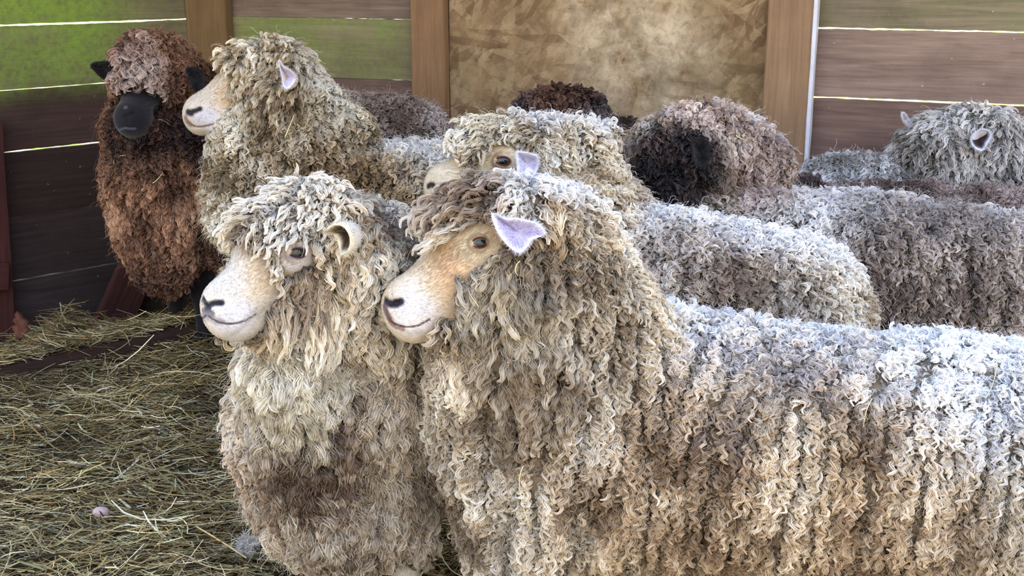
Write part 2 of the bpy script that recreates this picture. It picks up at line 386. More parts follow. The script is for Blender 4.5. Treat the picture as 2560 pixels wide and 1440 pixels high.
# sun high behind the shed: lights meadow and yard, the roof shades the pen
d=Vector((.18,-.62,-.76)).normalized(); q=d.to_track_quat('-Z','Y'); sun(q.to_euler(),12,(1,.95,.86))
sc=bpy.context.scene; sc.view_settings.view_transform='Standard'; sc.view_settings.look='None'; sc.view_settings.exposure=.27; sc.view_settings.gamma=1
# ================================================================== SHEEP ENGINE
# a sheep is a smooth union of capsules and ellipsoids -> one continuous surface -> face painted -> wool locks grown on it
def sd_cap(X,a,b,ra,rb):
    ab=b-a; t=np.clip(((X[0]-a[0])*ab[0]+(X[1]-a[1])*ab[1]+(X[2]-a[2])*ab[2])/max(np.dot(ab,ab),1e-9),0,1)
    d=np.sqrt((X[0]-a[0]-ab[0]*t)**2+(X[1]-a[1]-ab[1]*t)**2+(X[2]-a[2]-ab[2]*t)**2)
    return d-(ra+(rb-ra)*t)
def sd_ell(X,c,r,R):
    d=[X[i]-c[i] for i in range(3)]
    q=[(R[i][0]*d[0]+R[i][1]*d[1]+R[i][2]*d[2]) for i in range(3)]
    k0=np.sqrt(sum((q[i]/r[i])**2 for i in range(3))); k1=np.sqrt(sum((q[i]/r[i]**2)**2 for i in range(3)))
    return k0*(k0-1)/np.maximum(k1,1e-6)
def smin(a,b,k):
    h=np.maximum(k-np.abs(a-b),0)/k; return np.minimum(a,b)-h*h*k*.25
def prim_d(p,X): return sd_cap(X,*p[1:5]) if p[0]=='c' else sd_ell(X,*p[1:4])
def prim_box(p):
    if p[0]=='c': return np.minimum(p[1]-p[3],p[2]-p[4]),np.maximum(p[1]+p[3],p[2]+p[4])
    r=max(p[2]); return p[1]-r,p[1]+r
def cap(a,b=None):
    """a=(px,py,D,rpx)"""
    pa,ra=PX(*a); pb,rb=PX(*b) if b else (pa,ra); return ('c',pa,pb,ra,rb)
def ell(px,py,D,rx,ry,rz,yaw=0,pitch=0):
    c=P(px,py,D); Rm=(Matrix.Rotation(yaw,3,'Z')@Matrix.Rotation(pitch,3,'Y')).transposed()
    return ('e',c,(rx,ry,rz),[list(x) for x in Rm])
def sdf(prims,Xp,k):
    X=(Xp[:,0],Xp[:,1],Xp[:,2]); f=np.full(len(Xp),1.0)
    for p in prims: f=smin(f,prim_d(p,X),p[5] if len(p)>5 and p[0]=='c' else k)
    return f
def axis_grid(lo,hi,dlo,dhi,fine,coarse):
    out=[lo]; 
    while out[-1]<hi:
        x=out[-1]; d=max(dlo-x,x-dhi,0); out.append(x+min(coarse,fine+d*.12))
    return np.array(out)
def surface(prims,k,fine,coarse,dbox):
    lo=np.min([prim_box(p)[0] for p in prims],0)-.03; hi=np.max([prim_box(p)[1] for p in prims],0)+.03
    ax=[axis_grid(lo[i],hi[i],dbox[0][i],dbox[1][i],fine,coarse) for i in range(3)]
    nx,ny,nz=map(len,ax); G=np.full((nx,ny,nz),1.0,np.float32)
    for p in prims:
        a,b=prim_box(p); s=[]
        for i in range(3):
            i0=max(np.searchsorted(ax[i],a[i]-k-.02)-1,0); i1=min(np.searchsorted(ax[i],b[i]+k+.02)+1,len(ax[i])); s.append(slice(i0,i1))
        X=[ax[i][s[i]].astype(np.float32).reshape([-1 if j==i else 1 for j in range(3)]) for i in range(3)]
        G[s[0],s[1],s[2]]=smin(G[s[0],s[1],s[2]],prim_d(p,X).astype(np.float32),k)
    ins=G<0
    c=ins[:-1,:-1,:-1].astype(np.int8)
    tot=sum(ins[i:nx-1+i,j:ny-1+j,l:nz-1+l].astype(np.int8) for i in (0,1) for j in (0,1) for l in (0,1))
    act=np.argwhere((tot>0)&(tot<8)); idx=np.full(tot.shape,-1,np.int32); idx[tuple(act.T)]=np.arange(len(act))
    V=np.zeros((len(act),3)); cnt=np.zeros(len(act))
    cor=[(i,j,l) for i in (0,1) for j in (0,1) for l in (0,1)]
    g={q:G[act[:,0]+q[0],act[:,1]+q[1],act[:,2]+q[2]] for q in cor}
    for q in cor:
        for d in range(3):
            if q[d]==0:
                q2=list(q); q2[d]=1; q2=tuple(q2); ga,gb=g[q],g[q2]; m=(ga<0)!=(gb<0)
                t=ga[m]/(ga[m]-gb[m]); 
                for e in range(3):
                    x0=ax[e][act[m,e]+q[e]]; 
                    if e==d: x0=x0+t*(ax[e][act[m,e]+1]-x0)
                    V[m,e]+=x0
                cnt[m]+=1
    V/=cnt[:,None]; Q=[]
    for d in range(3):
        u,v=(d+1)%3,(d+2)%3
        a=[slice(None)]*3; b=[slice(None)]*3; a[d]=slice(0,-1); b[d]=slice(1,None)
        A,B=ins[tuple(a)],ins[tuple(b)]; e=np.argwhere(A!=B); e=e[(e[:,u]>0)&(e[:,v]>0)&(e[:,u]<G.shape[u]-1)&(e[:,v]<G.shape[v]-1)]
        sg=A[tuple(e.T)]
        def at(du,dv):
            w_=e.copy(); w_[:,u]-=du; w_[:,v]-=dv; return idx[tuple(w_.T)]
        q=np.stack([at(1,1),at(0,1),at(0,0),at(1,0)],1); q[~sg]=q[~sg][:,::-1]; Q.append(q)
    Q=np.concatenate(Q)
    for it in range(3):
        f=sdf(prims,V,k); h=1e-3; gr=np.stack([(sdf(prims,V+np.eye(3)[i]*h,k)-f)/h for i in range(3)],1)
        n=np.linalg.norm(gr,axis=1); V-= gr*(np.clip(f,-.01,.01)/np.maximum(n,.3)**2)[:,None]
    f=sdf(prims,V,k); gr=np.stack([(sdf(prims,V+np.eye(3)[i]*h,k)-f)/h for i in range(3)],1); gr/=np.linalg.norm(gr,axis=1)[:,None]+1e-9
    return V,Q,gr
def pdist_poly(X,poly):
    d=np.full(len(X),9.0)
    for a,b in zip(poly[:-1],poly[1:]):
        ab=b-a; t=np.clip((X-a)@ab/max(ab@ab,1e-12),0,1); d=np.minimum(d,np.linalg.norm(X-a-t[:,None]*ab,axis=1))
    return d
def nz3(X,s,o=0.0):
    """cheap smooth noise (sum of rotated sines), about -1..1"""
    x,y,z=(X[:,i]*s+o*(1.7+i) for i in range(3))
    return (np.sin(x*1.0+1.3*np.sin(y*.9+z*.4))+np.sin(y*1.1+1.7*np.sin(z*.8+x*.5)+1)+np.sin(z*1.2+1.4*np.sin(x*.7-y*.6)+2))/3
def vn(X,s,o=0.0):
    """value noise 3d vectorised 0..1"""
    q=X*s+o*13.7+50; i=np.floor(q).astype(np.int64); f=q-i; f=f*f*(3-2*f); r=0
    for a in (0,1):
        for b in (0,1):
            for c in (0,1):
                h=((i[:,0]+a)*73856093)^((i[:,1]+b)*19349663)^((i[:,2]+c)*83492791); h=(h^(h>>13))*1274126177 & 0x7fffffff
                w=(f[:,0] if a else 1-f[:,0])*(f[:,1] if b else 1-f[:,1])*(f[:,2] if c else 1-f[:,2]); r=r+w*((h%65536)/65535.0)
    return r
# --- materials
def skin_material():
    m=NT('sheep_skin'); a=m.attr('col'); v=m.coord((1,1,1)); n=m.noise(v,420,4,.7)
    col=m.mix(m.math('MULTIPLY',n,.25),a,m.mix(1.0,a,(150,120,100),'MULTIPLY')); m.bump(n,.25,.0008)
    m.b.inputs['Sheen Weight'].default_value=.25; m.b.inputs['Sheen Roughness'].default_value=.5
    return m.out(col,.75,.15)
def wool_material(name,rootk=.14,tip=1.0,trans=.10):
    m=NT(name); a=m.attr('col'); hi=m.n('HairInfo')
    k=m.ramp(hi.outputs['Intercept'],[(0,(rootk,)*3),(.5,(tip*.9,)*3),(1,(tip,)*3)])  # roots darkened: shade of the crevices painted into the strands
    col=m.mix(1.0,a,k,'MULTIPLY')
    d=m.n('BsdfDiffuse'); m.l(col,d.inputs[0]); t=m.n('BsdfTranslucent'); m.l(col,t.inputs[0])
    x=m.n('MixShader'); x.inputs[0].default_value=trans; m.l(d.outputs[0],x.inputs[1]); m.l(t.outputs[0],x.inputs[2])
    g=m.n('BsdfGlossy'); g.inputs['Roughness'].default_value=.45; x2=m.n('MixShader'); x2.inputs[0].default_value=.035
    m.l(x.outputs[0],x2.inputs[1]); m.l(g.outputs[0],x2.inputs[2]); m.l(x2.outputs[0],m.t.nodes['Material Output'].inputs[0]); return m.m
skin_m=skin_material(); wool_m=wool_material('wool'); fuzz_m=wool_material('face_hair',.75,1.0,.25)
def eye_material():
    m=NT('eyeball'); c=m.n('TexCoord'); s=m.n('SeparateXYZ'); m.l(c.outputs['Object'],s.inputs[0])
    # z = gaze, x along the pupil; unit sphere coordinates
    x2=m.math('POWER',m.math('MULTIPLY',s.outputs[0],1.0),2.0); y2=m.math('POWER',s.outputs[1],2.0)
    r=m.math('SQRT',m.math('ADD',x2,y2)); p=m.math('SQRT',m.math('ADD',m.math('MULTIPLY',x2,1.0),m.math('MULTIPLY',y2,2.0)))
    iris=m.ramp(r,[(.0,(50,30,18)),(.62,(104,66,32)),(.8,(80,50,28)),(.88,(24,14,12))])
    col=m.mix(m.ramp(p,[(.60,(255,255,255)),(.68,(0,0,0))]),iris,(6,5,8))
    m.b.inputs['Coat Weight'].default_value=.45; m.b.inputs['Coat Roughness'].default_value=.03
    return m.out(col,.2,.35)
eye_m=eye_material()
SHEEP=[]
class Sheep: pass
def make_body(name,label,prims,k,fine,dbox_px,loc,face,bare,wool_col,group=None,coarse=.012,strokes=(),patches=(),mid=None,lump=.010):
    s=Sheep(); s.name=name; s.earko=[]; s.prims=prims; s.k=k
    s.root=empty('sheep',loc,label,'sheep',group)
    lo=np.min(dbox_px,0); hi=np.max(dbox_px,0)
    V,Q,N=surface(prims,k,fine,coarse,(lo,hi))
    bw=np.zeros(len(V))
    for (a,b,ra,rb) in bare: bw=np.maximum(bw,sstep(.012,-.006,sd_cap(V.T,a,b,ra,rb)))
    s.bare=bare; s.mid=mid
    V=V+N*((vn(V,9,1)-.5)*2*lump*(1-bw)+(vn(V,24,2)-.5)*lump*.9*(1-bw))[:,None]
    V[:,2]=np.maximum(V[:,2],.0)
    col=np.ones((len(V),3))*lin(wool_col)*.8  # wool base darkened, painting in the shade between locks
    for (c,r,cc,kk) in face['zones']:
        pass
    fc=np.ones((len(V),3))*lin(face['base'])
    for (c,r,cc,kk) in face['zones']:
        w_=(kk*sstep(r,r*.35,np.linalg.norm(V-c,axis=1)))[:,None]; fc=fc*(1-w_)+lin(cc)*w_
    fc*=(.93+.14*vn(V,120,3))[:,None]*(.88+.18*vn(V,38,6))[:,None]; fc*=1-np.array([0,.06,.12])*vn(V,22,7)[:,None]
    s.bvh0=BVHTree.FromPolygons(V.tolist(),Q.tolist())
    def hit(px,py):
        h=s.bvh0.ray_cast(Vector(CAM),Vector(ray(px,py))); return np.array(h[0]) if h[0] is not None else None
    s.hit=hit
    def mirror(p):
        N0,n=mid; return p-2*np.dot(p-N0,n)*n
    s.mirror=mirror
    allst=[]
    for (pts,wpx,cc,kk,depth) in strokes:
        pl=[hit(*q) for q in pts]; pl=[q for q in pl if q is not None]
        if len(pl)<1: print('stroke miss',name,pts); continue
        if len(pl)==1: pl=pl*2
        w_=wpx*zc(pl[0])/F
        allst.append((pl,w_,cc,kk,depth))
        if mid is not None: allst.append(([mirror(q) for q in pl],w_,cc,kk,depth))
    for (pl,w_,cc,kk,depth) in allst:
        d=pdist_poly(V,pl); q=np.exp(-(d/w_)**2*1.6); V=V-N*(q*depth)[:,None]
        q=(kk*sstep(w_*1.35,w_*.55,d))[:,None]; fc=fc*(1-q)+lin(cc)*q
    col=col*(1-bw[:,None])+fc*bw[:,None]
    s.body=mesh_quads('body',V,Q,skin_m,col=col); setparent(s.body,s.root)
    s.V,s.Q,s.N,s.bw,s.fc=V,Q,N,bw,fc
    s.bvh=BVHTree.FromPolygons(V.tolist(),Q.tolist())
    s.bvh_n=lambda i: unit(s.N[s.Q[i]].mean(0))
    SHEEP.append(s); print(name,len(V),round(time.time()-T0,1)); return s
def add_child(s,o): setparent(o,s.root); return o
def add_eye(s,px,py,wpx,hpx,tilt=0,rim=(40,24,18),fur=(226,212,180),inner=(150,90,70),mirror=True,open_=1.0,look=None):
    """eyeball with almond shaped lids; tilt = roll of the slit (radians), in the plane of the cheek"""
    p=s.hit(px,py); loc,n,_,_=s.bvh.ray_cast(Vector(CAM),Vector(ray(px,py))); n=np.array(n)
    if np.dot(n,CAM-p)<0: n=-n
    tocam=(CAM-p)/np.linalg.norm(CAM-p)
    n=n*.7+tocam*.3 if look is None else n*.5+np.array(look)*.5; n/=np.linalg.norm(n)
    pxm=zc(p)/F; ew=wpx*.5*pxm; eh=hpx*.5*pxm; r=ew*.98
    outs=[(p,n,1)]
    if mirror and s.mid is not None:
        n2=n-2*np.dot(n,s.mid[1])*s.mid[1]; outs.append((s.mirror(p),n2,-1))
    right=np.array([1,0,0.]); upv=np.array([0,sp,cp])
    xa0=right*math.cos(tilt)+upv*math.sin(tilt)
    for (c0,nn,sg) in outs:
        xa=xa0 if sg==1 else xa0-2*np.dot(xa0,s.mid[1])*s.mid[1]
        xa=xa-nn*np.dot(xa,nn); xa/=np.linalg.norm(xa); ya=np.cross(nn,xa)
        if ya[2]<0: ya=-ya
        c=c0-nn*r*.66
        bm=bmesh.new(); bmesh.ops.create_uvsphere(bm,u_segments=40,v_segments=28,radius=1.0)
        me=bpy.data.meshes.new('eye'); bm.to_mesh(me); bm.free(); me.polygons.foreach_set('use_smooth',[True]*len(me.polygons)); me.materials.append(eye_m)
        o=bpy.data.objects.new('eye',me); COL.objects.link(o)
        m=Matrix.Identity(4); zz=np.cross(xa,ya); zz=zz if np.dot(zz,nn)>0 else -zz
        m.col[0][:3]=xa*r; m.col[1][:3]=np.cross(nn,xa)*r; m.col[2][:3]=nn*r; m.col[3][:3]=c; o.matrix_world=m
        o.parent=s.root; o.matrix_parent_inverse=Matrix.Translation(-Vector(s.root.location))
        # lids
        na,nr=56,20; V=[];Cc=[];
        for i in range(nr):
            t=i/(nr-1)
            for j in range(na):
                a=2*math.pi*j/na; ca,sa=math.cos(a),math.sin(a)
                bu=ca*ew*(.98+.10*(ca<0)); hv=eh*(1.0 if sa>0 else .85)*open_
                bv=sa*hv*(1-.35*abs(ca)**3)
                ou=ca*ew*1.75; ov=sa*ew*1.45
                e_=t**.85; u=bu+(ou-bu)*e_; v=bv+(ov-bv)*e_
                R=r*1.03+ .06*r*math.sin(min(t*3.2,1.57))
                rr=math.hypot(u,v); th=min(rr/R,1.45)
                # sphere-wrapped lid that settles into the cheek
                rad=R*(1-.0*t); z=rad*math.cos(th) - .30*r*max(0,t-.55)**1.2*2.0; k2=(rad*math.sin(th))/max(rr,1e-9)
                q_=c+xa*u*k2+ya*v*k2+nn*z
                if t>.2:
                    h_=s.bvh.find_nearest(Vector(q_)); w_=sstep(.15,.62,t); q_=q_*(1-w_)+(np.array(h_[0])+np.array(s.bvh_n(h_[2]))*(.0006-.0014*t))*w_; skinc=s.fc[s.Q[h_[2]]].mean(0)
                V.append(q_)
                if t<.06: cc=lin(rim)
                elif t<.16: cc=lin(rim)*(1-(t-.06)/.10)+lin(inner)*((t-.06)/.10)
                else: q=min(1,(t-.16)/.18); cc=lin(inner)*(1-q)+(lin(fur)*(1-w_)+skinc*w_)*q
                Cc.append(cc)
        Fc=[(i*na+j,i*na+(j+1)%na,(i+1)*na+(j+1)%na,(i+1)*na+j) for i in range(nr-1) for j in range(na)]
        o2=mesh_from('eyelid',V,Fc,skin_m,col=np.array(Cc)); add_child(s,o2)
        sm=o2.modifiers.new('thick','SOLIDIFY'); sm.thickness=r*.06; sm.offset=-1
        mesh_fuzz(o2,np.array(V),[f for i,f in enumerate(Fc) if i//na>=4],np.array(Cc),4500,.0060,xa*(-1)+nn*.4)
        Va=np.array(V)[2*na:3*na]; up_=[j for j in range(na) if .15<j/na<.42 or False]; # upper lashes
def mesh_fuzz(o,V,Fc,Cc,n_,L,back):
    fi=rng.integers(0,len(Fc),n_); A=np.array([V[list(Fc[i])] for i in fi]); uv=rng.random((n_,2))
    pts=(A[:,0]*(1-uv[:,:1])+A[:,1]*uv[:,:1])*(1-uv[:,1:])+(A[:,3]*(1-uv[:,:1])+A[:,2]*uv[:,:1])*uv[:,1:]
    cf=Cc[[Fc[i][0] for i in fi]]; d=unit(unit(np.array(back))+rng.normal(0,.35,(n_,3))); K=4; tt=np.linspace(0,1,K); Ln=L*rng.uniform(.4,1.1,n_)
    h=curves_obj('lid_hair',pts[:,None]+d[:,None]*(Ln[:,None]*tt)[...,None],np.broadcast_to(.00018*(1-.7*tt),(n_,K)),cf*rng.uniform(.9,1.12,(n_,1)),fuzz_m); h.parent=o
def smooth_closed(P3,n=64):
    P3=np.array(P3); m=len(P3); out=[]
    for i in range(n):
        t=i*m/n; k=int(t); f=t-k; p0,p1,p2,p3=(P3[(k+q-1)%m] for q in range(4))
        out.append(.5*((2*p1)+(-p0+p2)*f+(2*p0-5*p1+4*p2-p3)*f*f+(-p0+3*p1-3*p2+p3)*f**3))
    return np.array(out)
def add_ear(s,outline,center,cup,back,cin,cout,rimc,label=None,thick=.0035,bulge=0.0):
    """outline = [(px,py,D)...] free rim; center=(px,py,D): centroid; cup = depth of the hollow (m) along view, back = pole point (px,py,D) the outer shell closes to"""
    O=smooth_closed([P(*q) for q in outline],64); c=P(*center); na=64; nr=9; V=[];Cc=[]
    R_=np.mean(np.linalg.norm(O-c,axis=1)); tc=unit(CAM-c); s.earko.append((c+tc*R_*.25,c+tc*(R_*.8+.012),R_*.92,R_*.8))
    n=np.zeros(3)
    for i in range(na): n+=np.cross(O[i]-c,O[(i+1)%na]-c)
    n/=np.linalg.norm(n); 
    if np.dot(n,CAM-c)<0: n=-n
    b=P(*back)
    for i in range(nr):           # inside, rim -> centre
        t=i/(nr-1)
        for j in range(na):
            p=O[j]*(1-t)+c*t; p=p-n*cup*(1-(1-t)**2.2); V.append(p)
            q=sstep(.0,.3,t); 
            Cc.append(lin(rimc)*(1-q)+lin(cin)*q*(1 if np.ndim(cin)==1 else 1))
    k0=len(V)
    for i in range(nr):           # outside, rim -> back pole
        t=i/(nr-1)
        for j in range(na):
            p=O[j]*(1-t)+b*t; out=(O[j]-c); out/=np.linalg.norm(out)+1e-9
            p=p-n*(thick+cup*.55*math.sin(t*math.pi*.5))+out*bulge*math.sin(t*math.pi)+out*thick*(1-t)*.3
            V.append(p); q=sstep(0,.3,t); Cc.append(lin(rimc)*(1-q)+lin(cout)*q)
    Fc=[]
    for base in (0,k0):
        for i in range(nr-1):
            for j in range(na):
                f=(base+i*na+j,base+i*na+(j+1)%na,base+(i+1)*na+(j+1)%na,base+(i+1)*na+j); Fc.append(f if base else f[::-1])
    for j in range(na): Fc.append((j,(j+1)%na,k0+(j+1)%na,k0+j))
    V=np.array(V); V+= (np.stack([vn(V,60,i)-.5 for i in range(3)],1))*.0022
    o=mesh_from('ear',V,Fc,skin_m,col=np.array(Cc)*(.9+.2*vn(V,150,4))[:,None]); add_child(s,o)
    if label: o['label']=label
    # short hair along rim and outside
    M=o.data; n_=2600; fi=rng.integers(0,len(Fc),n_); A=np.array([V[list(Fc[i])] for i in fi]); uv=rng.random((n_,2))
    pts=(A[:,0]*(1-uv[:,:1])+A[:,1]*uv[:,:1])*(1-uv[:,1:])+(A[:,3]*(1-uv[:,:1])+A[:,2]*uv[:,:1])*uv[:,1:]
    nr_=np.cross(A[:,1]-A[:,0],A[:,3]-A[:,0]); nr_/=np.linalg.norm(nr_,axis=1)[:,None]+1e-12
    cf=np.array(Cc)[[Fc[i][0] for i in fi]]
    dirv=nr_*.5+ (pts-c)/ (np.linalg.norm(pts-c,axis=1)[:,None]+1e-9)*.8 + rng.normal(0,.25,(n_,3)); dirv/=np.linalg.norm(dirv,axis=1)[:,None]
    Ln=rng.uniform(.003,.007,n_); K=4; tt=np.linspace(0,1,K)
    Pp=pts[:,None,:]+dirv[:,None,:]*(Ln[:,None]*tt)[:,:,None]
    h=curves_obj('ear_hair',Pp,np.broadcast_to(.00028*(1-.7*tt),(n_,K)),cf*rng.uniform(.9,1.15,(n_,1)),fuzz_m); 
    h.parent=o; return o
def curves_obj(name,Pp,R,C,mat):
    n,K=Pp.shape[:2]; hc=bpy.data.hair_curves.new(name); hc.add_curves([K]*n)
    hc.attributes['position'].data.foreach_set('vector',np.ascontiguousarray(Pp,np.float32).ravel())
    a=hc.attributes.new('radius','FLOAT','POINT'); a.data.foreach_set('value',np.ascontiguousarray(R,np.float32).ravel())
    c=np.ones((n,4),np.float32); c[:,:3]=np.clip(C,0,1); a=hc.attributes.new('col','FLOAT_COLOR','CURVE'); a.data.foreach_set('color',c.ravel())
    hc.materials.append(mat); o=bpy.data.objects.new(name,hc); COL.objects.link(o); return o
def unit(v): return v/(np.linalg.norm(v,axis=-1,keepdims=True)+1e-12)
def tri_data(s):
    Q=s.Q; V=s.V; T=np.concatenate([Q[:,[0,1,2]],Q[:,[0,2,3]]]); A=V[T]; cr=np.cross(A[:,1]-A[:,0],A[:,2]-A[:,0]); ar=np.linalg.norm(cr,axis=1)*.5
    return T,A,ar
def sample(s,n,wfun):
    T,A,ar=tri_data(s); cen=A.mean(1); nr=unit(s.N[T].mean(1)); w=ar*wfun(cen,nr,s.bw[T].mean(1)); tot=w.sum(); 
    m=rng.poisson(tot*n) if False else int(tot*n)
    if m<=0: return None
    i=rng.choice(len(w),m,p=w/tot); u=rng.random((m,2)); f=u.sum(1)>1; u[f]=1-u[f]
    a=A[i]; p=a[:,0]+(a[:,1]-a[:,0])*u[:,:1]+(a[:,2]-a[:,0])*u[:,1:]
    nn=s.N[T[i]]; nn=unit(nn[:,0]*(1-u[:,:1]-u[:,1:])+nn[:,1]*u[:,:1]+nn[:,2]*u[:,1:]); return p,nn,T[i]
def frame_w(p,nr,near=1):
    """only the wool the photograph, or a viewer a step aside, could see gets full density"""
    d=p-CAM; z=d[:,1]*cp-d[:,2]*sp; x=d[:,0]/z*F+1280; y=720-(d[:,1]*sp+d[:,2]*cp)/z*F
    inf=(x>-200)&(x<2760)&(y>-150)&(y<1620); near=(x>-700)&(x<3500)&(y<1900); fc=-(nr*unit(d)).sum(1)
    return np.where(inf,np.where(fc>-.45,1.0,.16),np.where(near&(fc>-.6),.42,.14))
def wool(s,style,zones=(),nstr=6,K=9,seed=0,fly=.6,keepout=(),under=True):
    if under:
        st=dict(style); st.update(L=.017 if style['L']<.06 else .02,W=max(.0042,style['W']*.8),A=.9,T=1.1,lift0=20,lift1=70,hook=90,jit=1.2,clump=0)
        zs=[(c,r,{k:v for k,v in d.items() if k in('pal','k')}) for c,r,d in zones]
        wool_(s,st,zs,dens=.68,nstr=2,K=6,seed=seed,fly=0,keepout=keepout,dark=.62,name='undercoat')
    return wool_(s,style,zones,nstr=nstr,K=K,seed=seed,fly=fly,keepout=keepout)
def wool_(s,style,zones=(),dens=1.0,nstr=6,K=9,seed=0,fly=.6,occl=True,keepout=(),dark=1.0,name='fleece'):
    """grow the fleece. style: dict L,W,A(curl amp in W),T(turns),lift0,lift1 (deg from normal),g,b (gravity/backward weights),hook,col list; zones blend overrides"""
    base=dict(L=.045,W=.005,A=.9,T=2.0,lift0=15,lift1=80,g=1.0,hook=40,flow=np.zeros(3),clump=.35,cl=(.03,.11),jit=.35,groove=0.0,sr=1.0,core=.5); base.update(style)
    LS=.80 if name=='fleece' else 1.0; dn=3.0/(base['W']*base['L']*LS)*dens*.8
    r_=sample(s,dn,lambda p,nr,bw: frame_w(p,nr)*(bw<.45)*(p[:,2]>.12+0*bw))
    p,n,_=r_; m=len(p); topw=np.zeros(m)
    if occl:   # roots that no nearby viewpoint can see are thinned out
        vis=np.zeros(m,bool); oth=[q.bvh for q in SHEEP if q is not s]
        cams=[CAM,CAM+np.array([.45,0,.1]),CAM+np.array([-.45,0,.1])]
        for i in range(m):
            q=Vector(p[i]+n[i]*.045)
            for c in cams:
                d=Vector(c)-q; L_=d.length; d/=L_
                if all(b.ray_cast(q,d,L_)[0] is None for b in oth): vis[i]=True; break
        keep=vis|(rng.random(m)<.08); p,n=p[keep],n[keep]; m=len(p)
    def field(key,dim=1):
        v=np.ones((m,dim))*np.asarray(base[key],float)
        for (c,r,d) in zones:
            if key in d:
                w_=sstep(r,r*.55,np.linalg.norm(p-c,axis=1)+(vn(p,25,5)-.5)*.04)[:,None]; v=v*(1-w_)+np.asarray(d[key],float)*w_
        return v if dim>1 else v[:,0]
    Lr=field('L')*LS*np.exp(np.clip(rng.normal(0,.22,m),-.5,.42)); W=field('W')*np.exp(np.clip(rng.normal(0,.18,m),-.4,.35)); A=field('A'); Tn=field('T')*rng.uniform(.75,1.3,m)
    l0=np.radians(field('lift0')); l1=np.radians(field('lift1')+rng.normal(0,9,m)); hook=np.radians(field('hook'))*rng.uniform(.2,2.0,m)*1.3
    jit=field('jit'); g=field('g'); SR=field('sr'); CO=field('core')
    # wool colour
    pal=[lin(c) for c in base['pal']]; q=vn(p,base.get('cs',14),seed)*.6+vn(p,base.get('cs',14)*3.3,seed+1)*.4
    q=np.clip((q-.5)*2.2+.5+rng.normal(0,.16,m),0,1)*(len(pal)-1); i0=np.minimum(q.astype(int),len(pal)-2); f=(q-i0)[:,None]; pal=np.array(pal)
    C=pal[i0]*(1-f)+pal[i0+1]*f
    if 'topk' in base:                        # paler wool where the surface faces up
        w_=(base['topk']*sstep(base.get('top0',.5),.98,n[:,2]+(vn(p,12,9)-.5)*.5))[:,None]; C=C*(1-w_)+lin(base['topc'])*w_
    for z in zones:
        if 'pal' in z[2]:
            w_=sstep(z[1],z[1]*.5,np.linalg.norm(p-z[0],axis=1)+(vn(p,22,8)-.5)*.07)[:,None]*z[2].get('k',1)
            pz=np.array([lin(c) for c in z[2]['pal']]); qq=np.clip(q/(len(pal)-1),0,1)*(len(pz)-1); j0=np.minimum(qq.astype(int),len(pz)-2); ff=(qq-j0)[:,None]
            C=C*(1-w_)+(pz[j0]*(1-ff)+pz[j0+1]*ff)*w_
    # flow
    grav=np.array([0,0,-1.0]); fl=g[:,None]*grav+field('flow',3)
    fl=fl+np.stack([nz3(p,24,i+seed) for i in range(3)],1)*.35*jit[:,None]*2+rng.normal(0,.4,(m,3))*jit[:,None]
    fl=unit(fl-n*(fl*n).sum(1)[:,None]); b=np.cross(n,fl)
    # clumping into staples
    cl=base['cl']; S=np.array([1/cl[0],1/cl[0],1/cl[1]]); cs=p[rng.random(m)<min(1,.0+ (base['W']*base['L']*.8/3/dens)/(cl[0]*cl[1]*.5))]
    kd=kdtree.KDTree(len(cs)); [kd.insert(Vector(c*S),i) for i,c in enumerate(cs)]; kd.balance()
    ci=np.array([kd.find(Vector(x*S))[1] for x in p]); cc=cs[ci]-p; cc-=fl*(cc*fl).sum(1)[:,None]; cc-=n*(cc*n).sum(1)[:,None]
    cn=np.linalg.norm(cc,axis=1,keepdims=True); cc=cc*np.minimum(1,cl[0]*1.1/np.maximum(cn,1e-9))
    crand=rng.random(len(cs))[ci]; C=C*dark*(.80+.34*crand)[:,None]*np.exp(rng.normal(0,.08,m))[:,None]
    cpull=field('clump')
    edge=np.clip(np.linalg.norm(cc,axis=1)/cl[0],0,1)
    p=p-n*(edge**2*W*.9+edge**2*base['groove'])[:,None]
    s_=np.linspace(0,1,K)
    th=l0[:,None]+(l1-l0)[:,None]*(s_**.6)[None]+hook[:,None]*np.maximum(0,s_-.62)[None]*2.2
    T=np.cos(th)[...,None]*n[:,None]+np.sin(th)[...,None]*fl[:,None]
    step=(Lr/(K-1))[:,None,None]
    ax=np.concatenate([np.zeros((m,1,3)),np.cumsum(T[:,:-1]*step,1)],1)+p[:,None]
    ax+=cc[:,None]*(cpull[:,None]*s_[None]**1.1)[...,None]
    ok=np.ones(m,bool)                         # no lock may hang over an eye or down over the bare face
    for (a_,b_,ra,rb) in list(s.bare)+list(keepout)+s.earko:
        for kk_ in (K-1,K*2//3): ok&=sd_cap(ax[:,kk_].T,a_,b_,ra*1.12,rb*1.12)>.0
    p,n,fl,b,C,Lr,W,A,Tn,T,ax,cc,SR,CO=(q_[ok] for q_ in (p,n,fl,b,C,Lr,W,A,Tn,T,ax,cc,SR,CO)); m=len(p)
    ph=rng.uniform(0,6.283,m); hand=np.where(rng.random(m)<.5,1,-1)
    a=ph[:,None]+hand[:,None]*6.283*Tn[:,None]*s_[None]; amp=(A*W)[:,None]*(s_[None]**.6)
    Nn=np.cross(b[:,None],T)   # in-plane normal
    ax+=(np.cos(a)*amp)[...,None]*b[:,None]+(np.sin(a)*amp*.8)[...,None]*Nn
    Ps=[];Rs=[];Cs=[]
    prof=np.clip(np.minimum(.75+s_*1.2,1.0),0,1)*np.where(s_>.55,1-((s_-.55)/.45)**1.6*.72,1)
    Ps.append(ax.copy()); Rs.append((W*CO)[:,None]*prof[None]); Cs.append(C*.90)
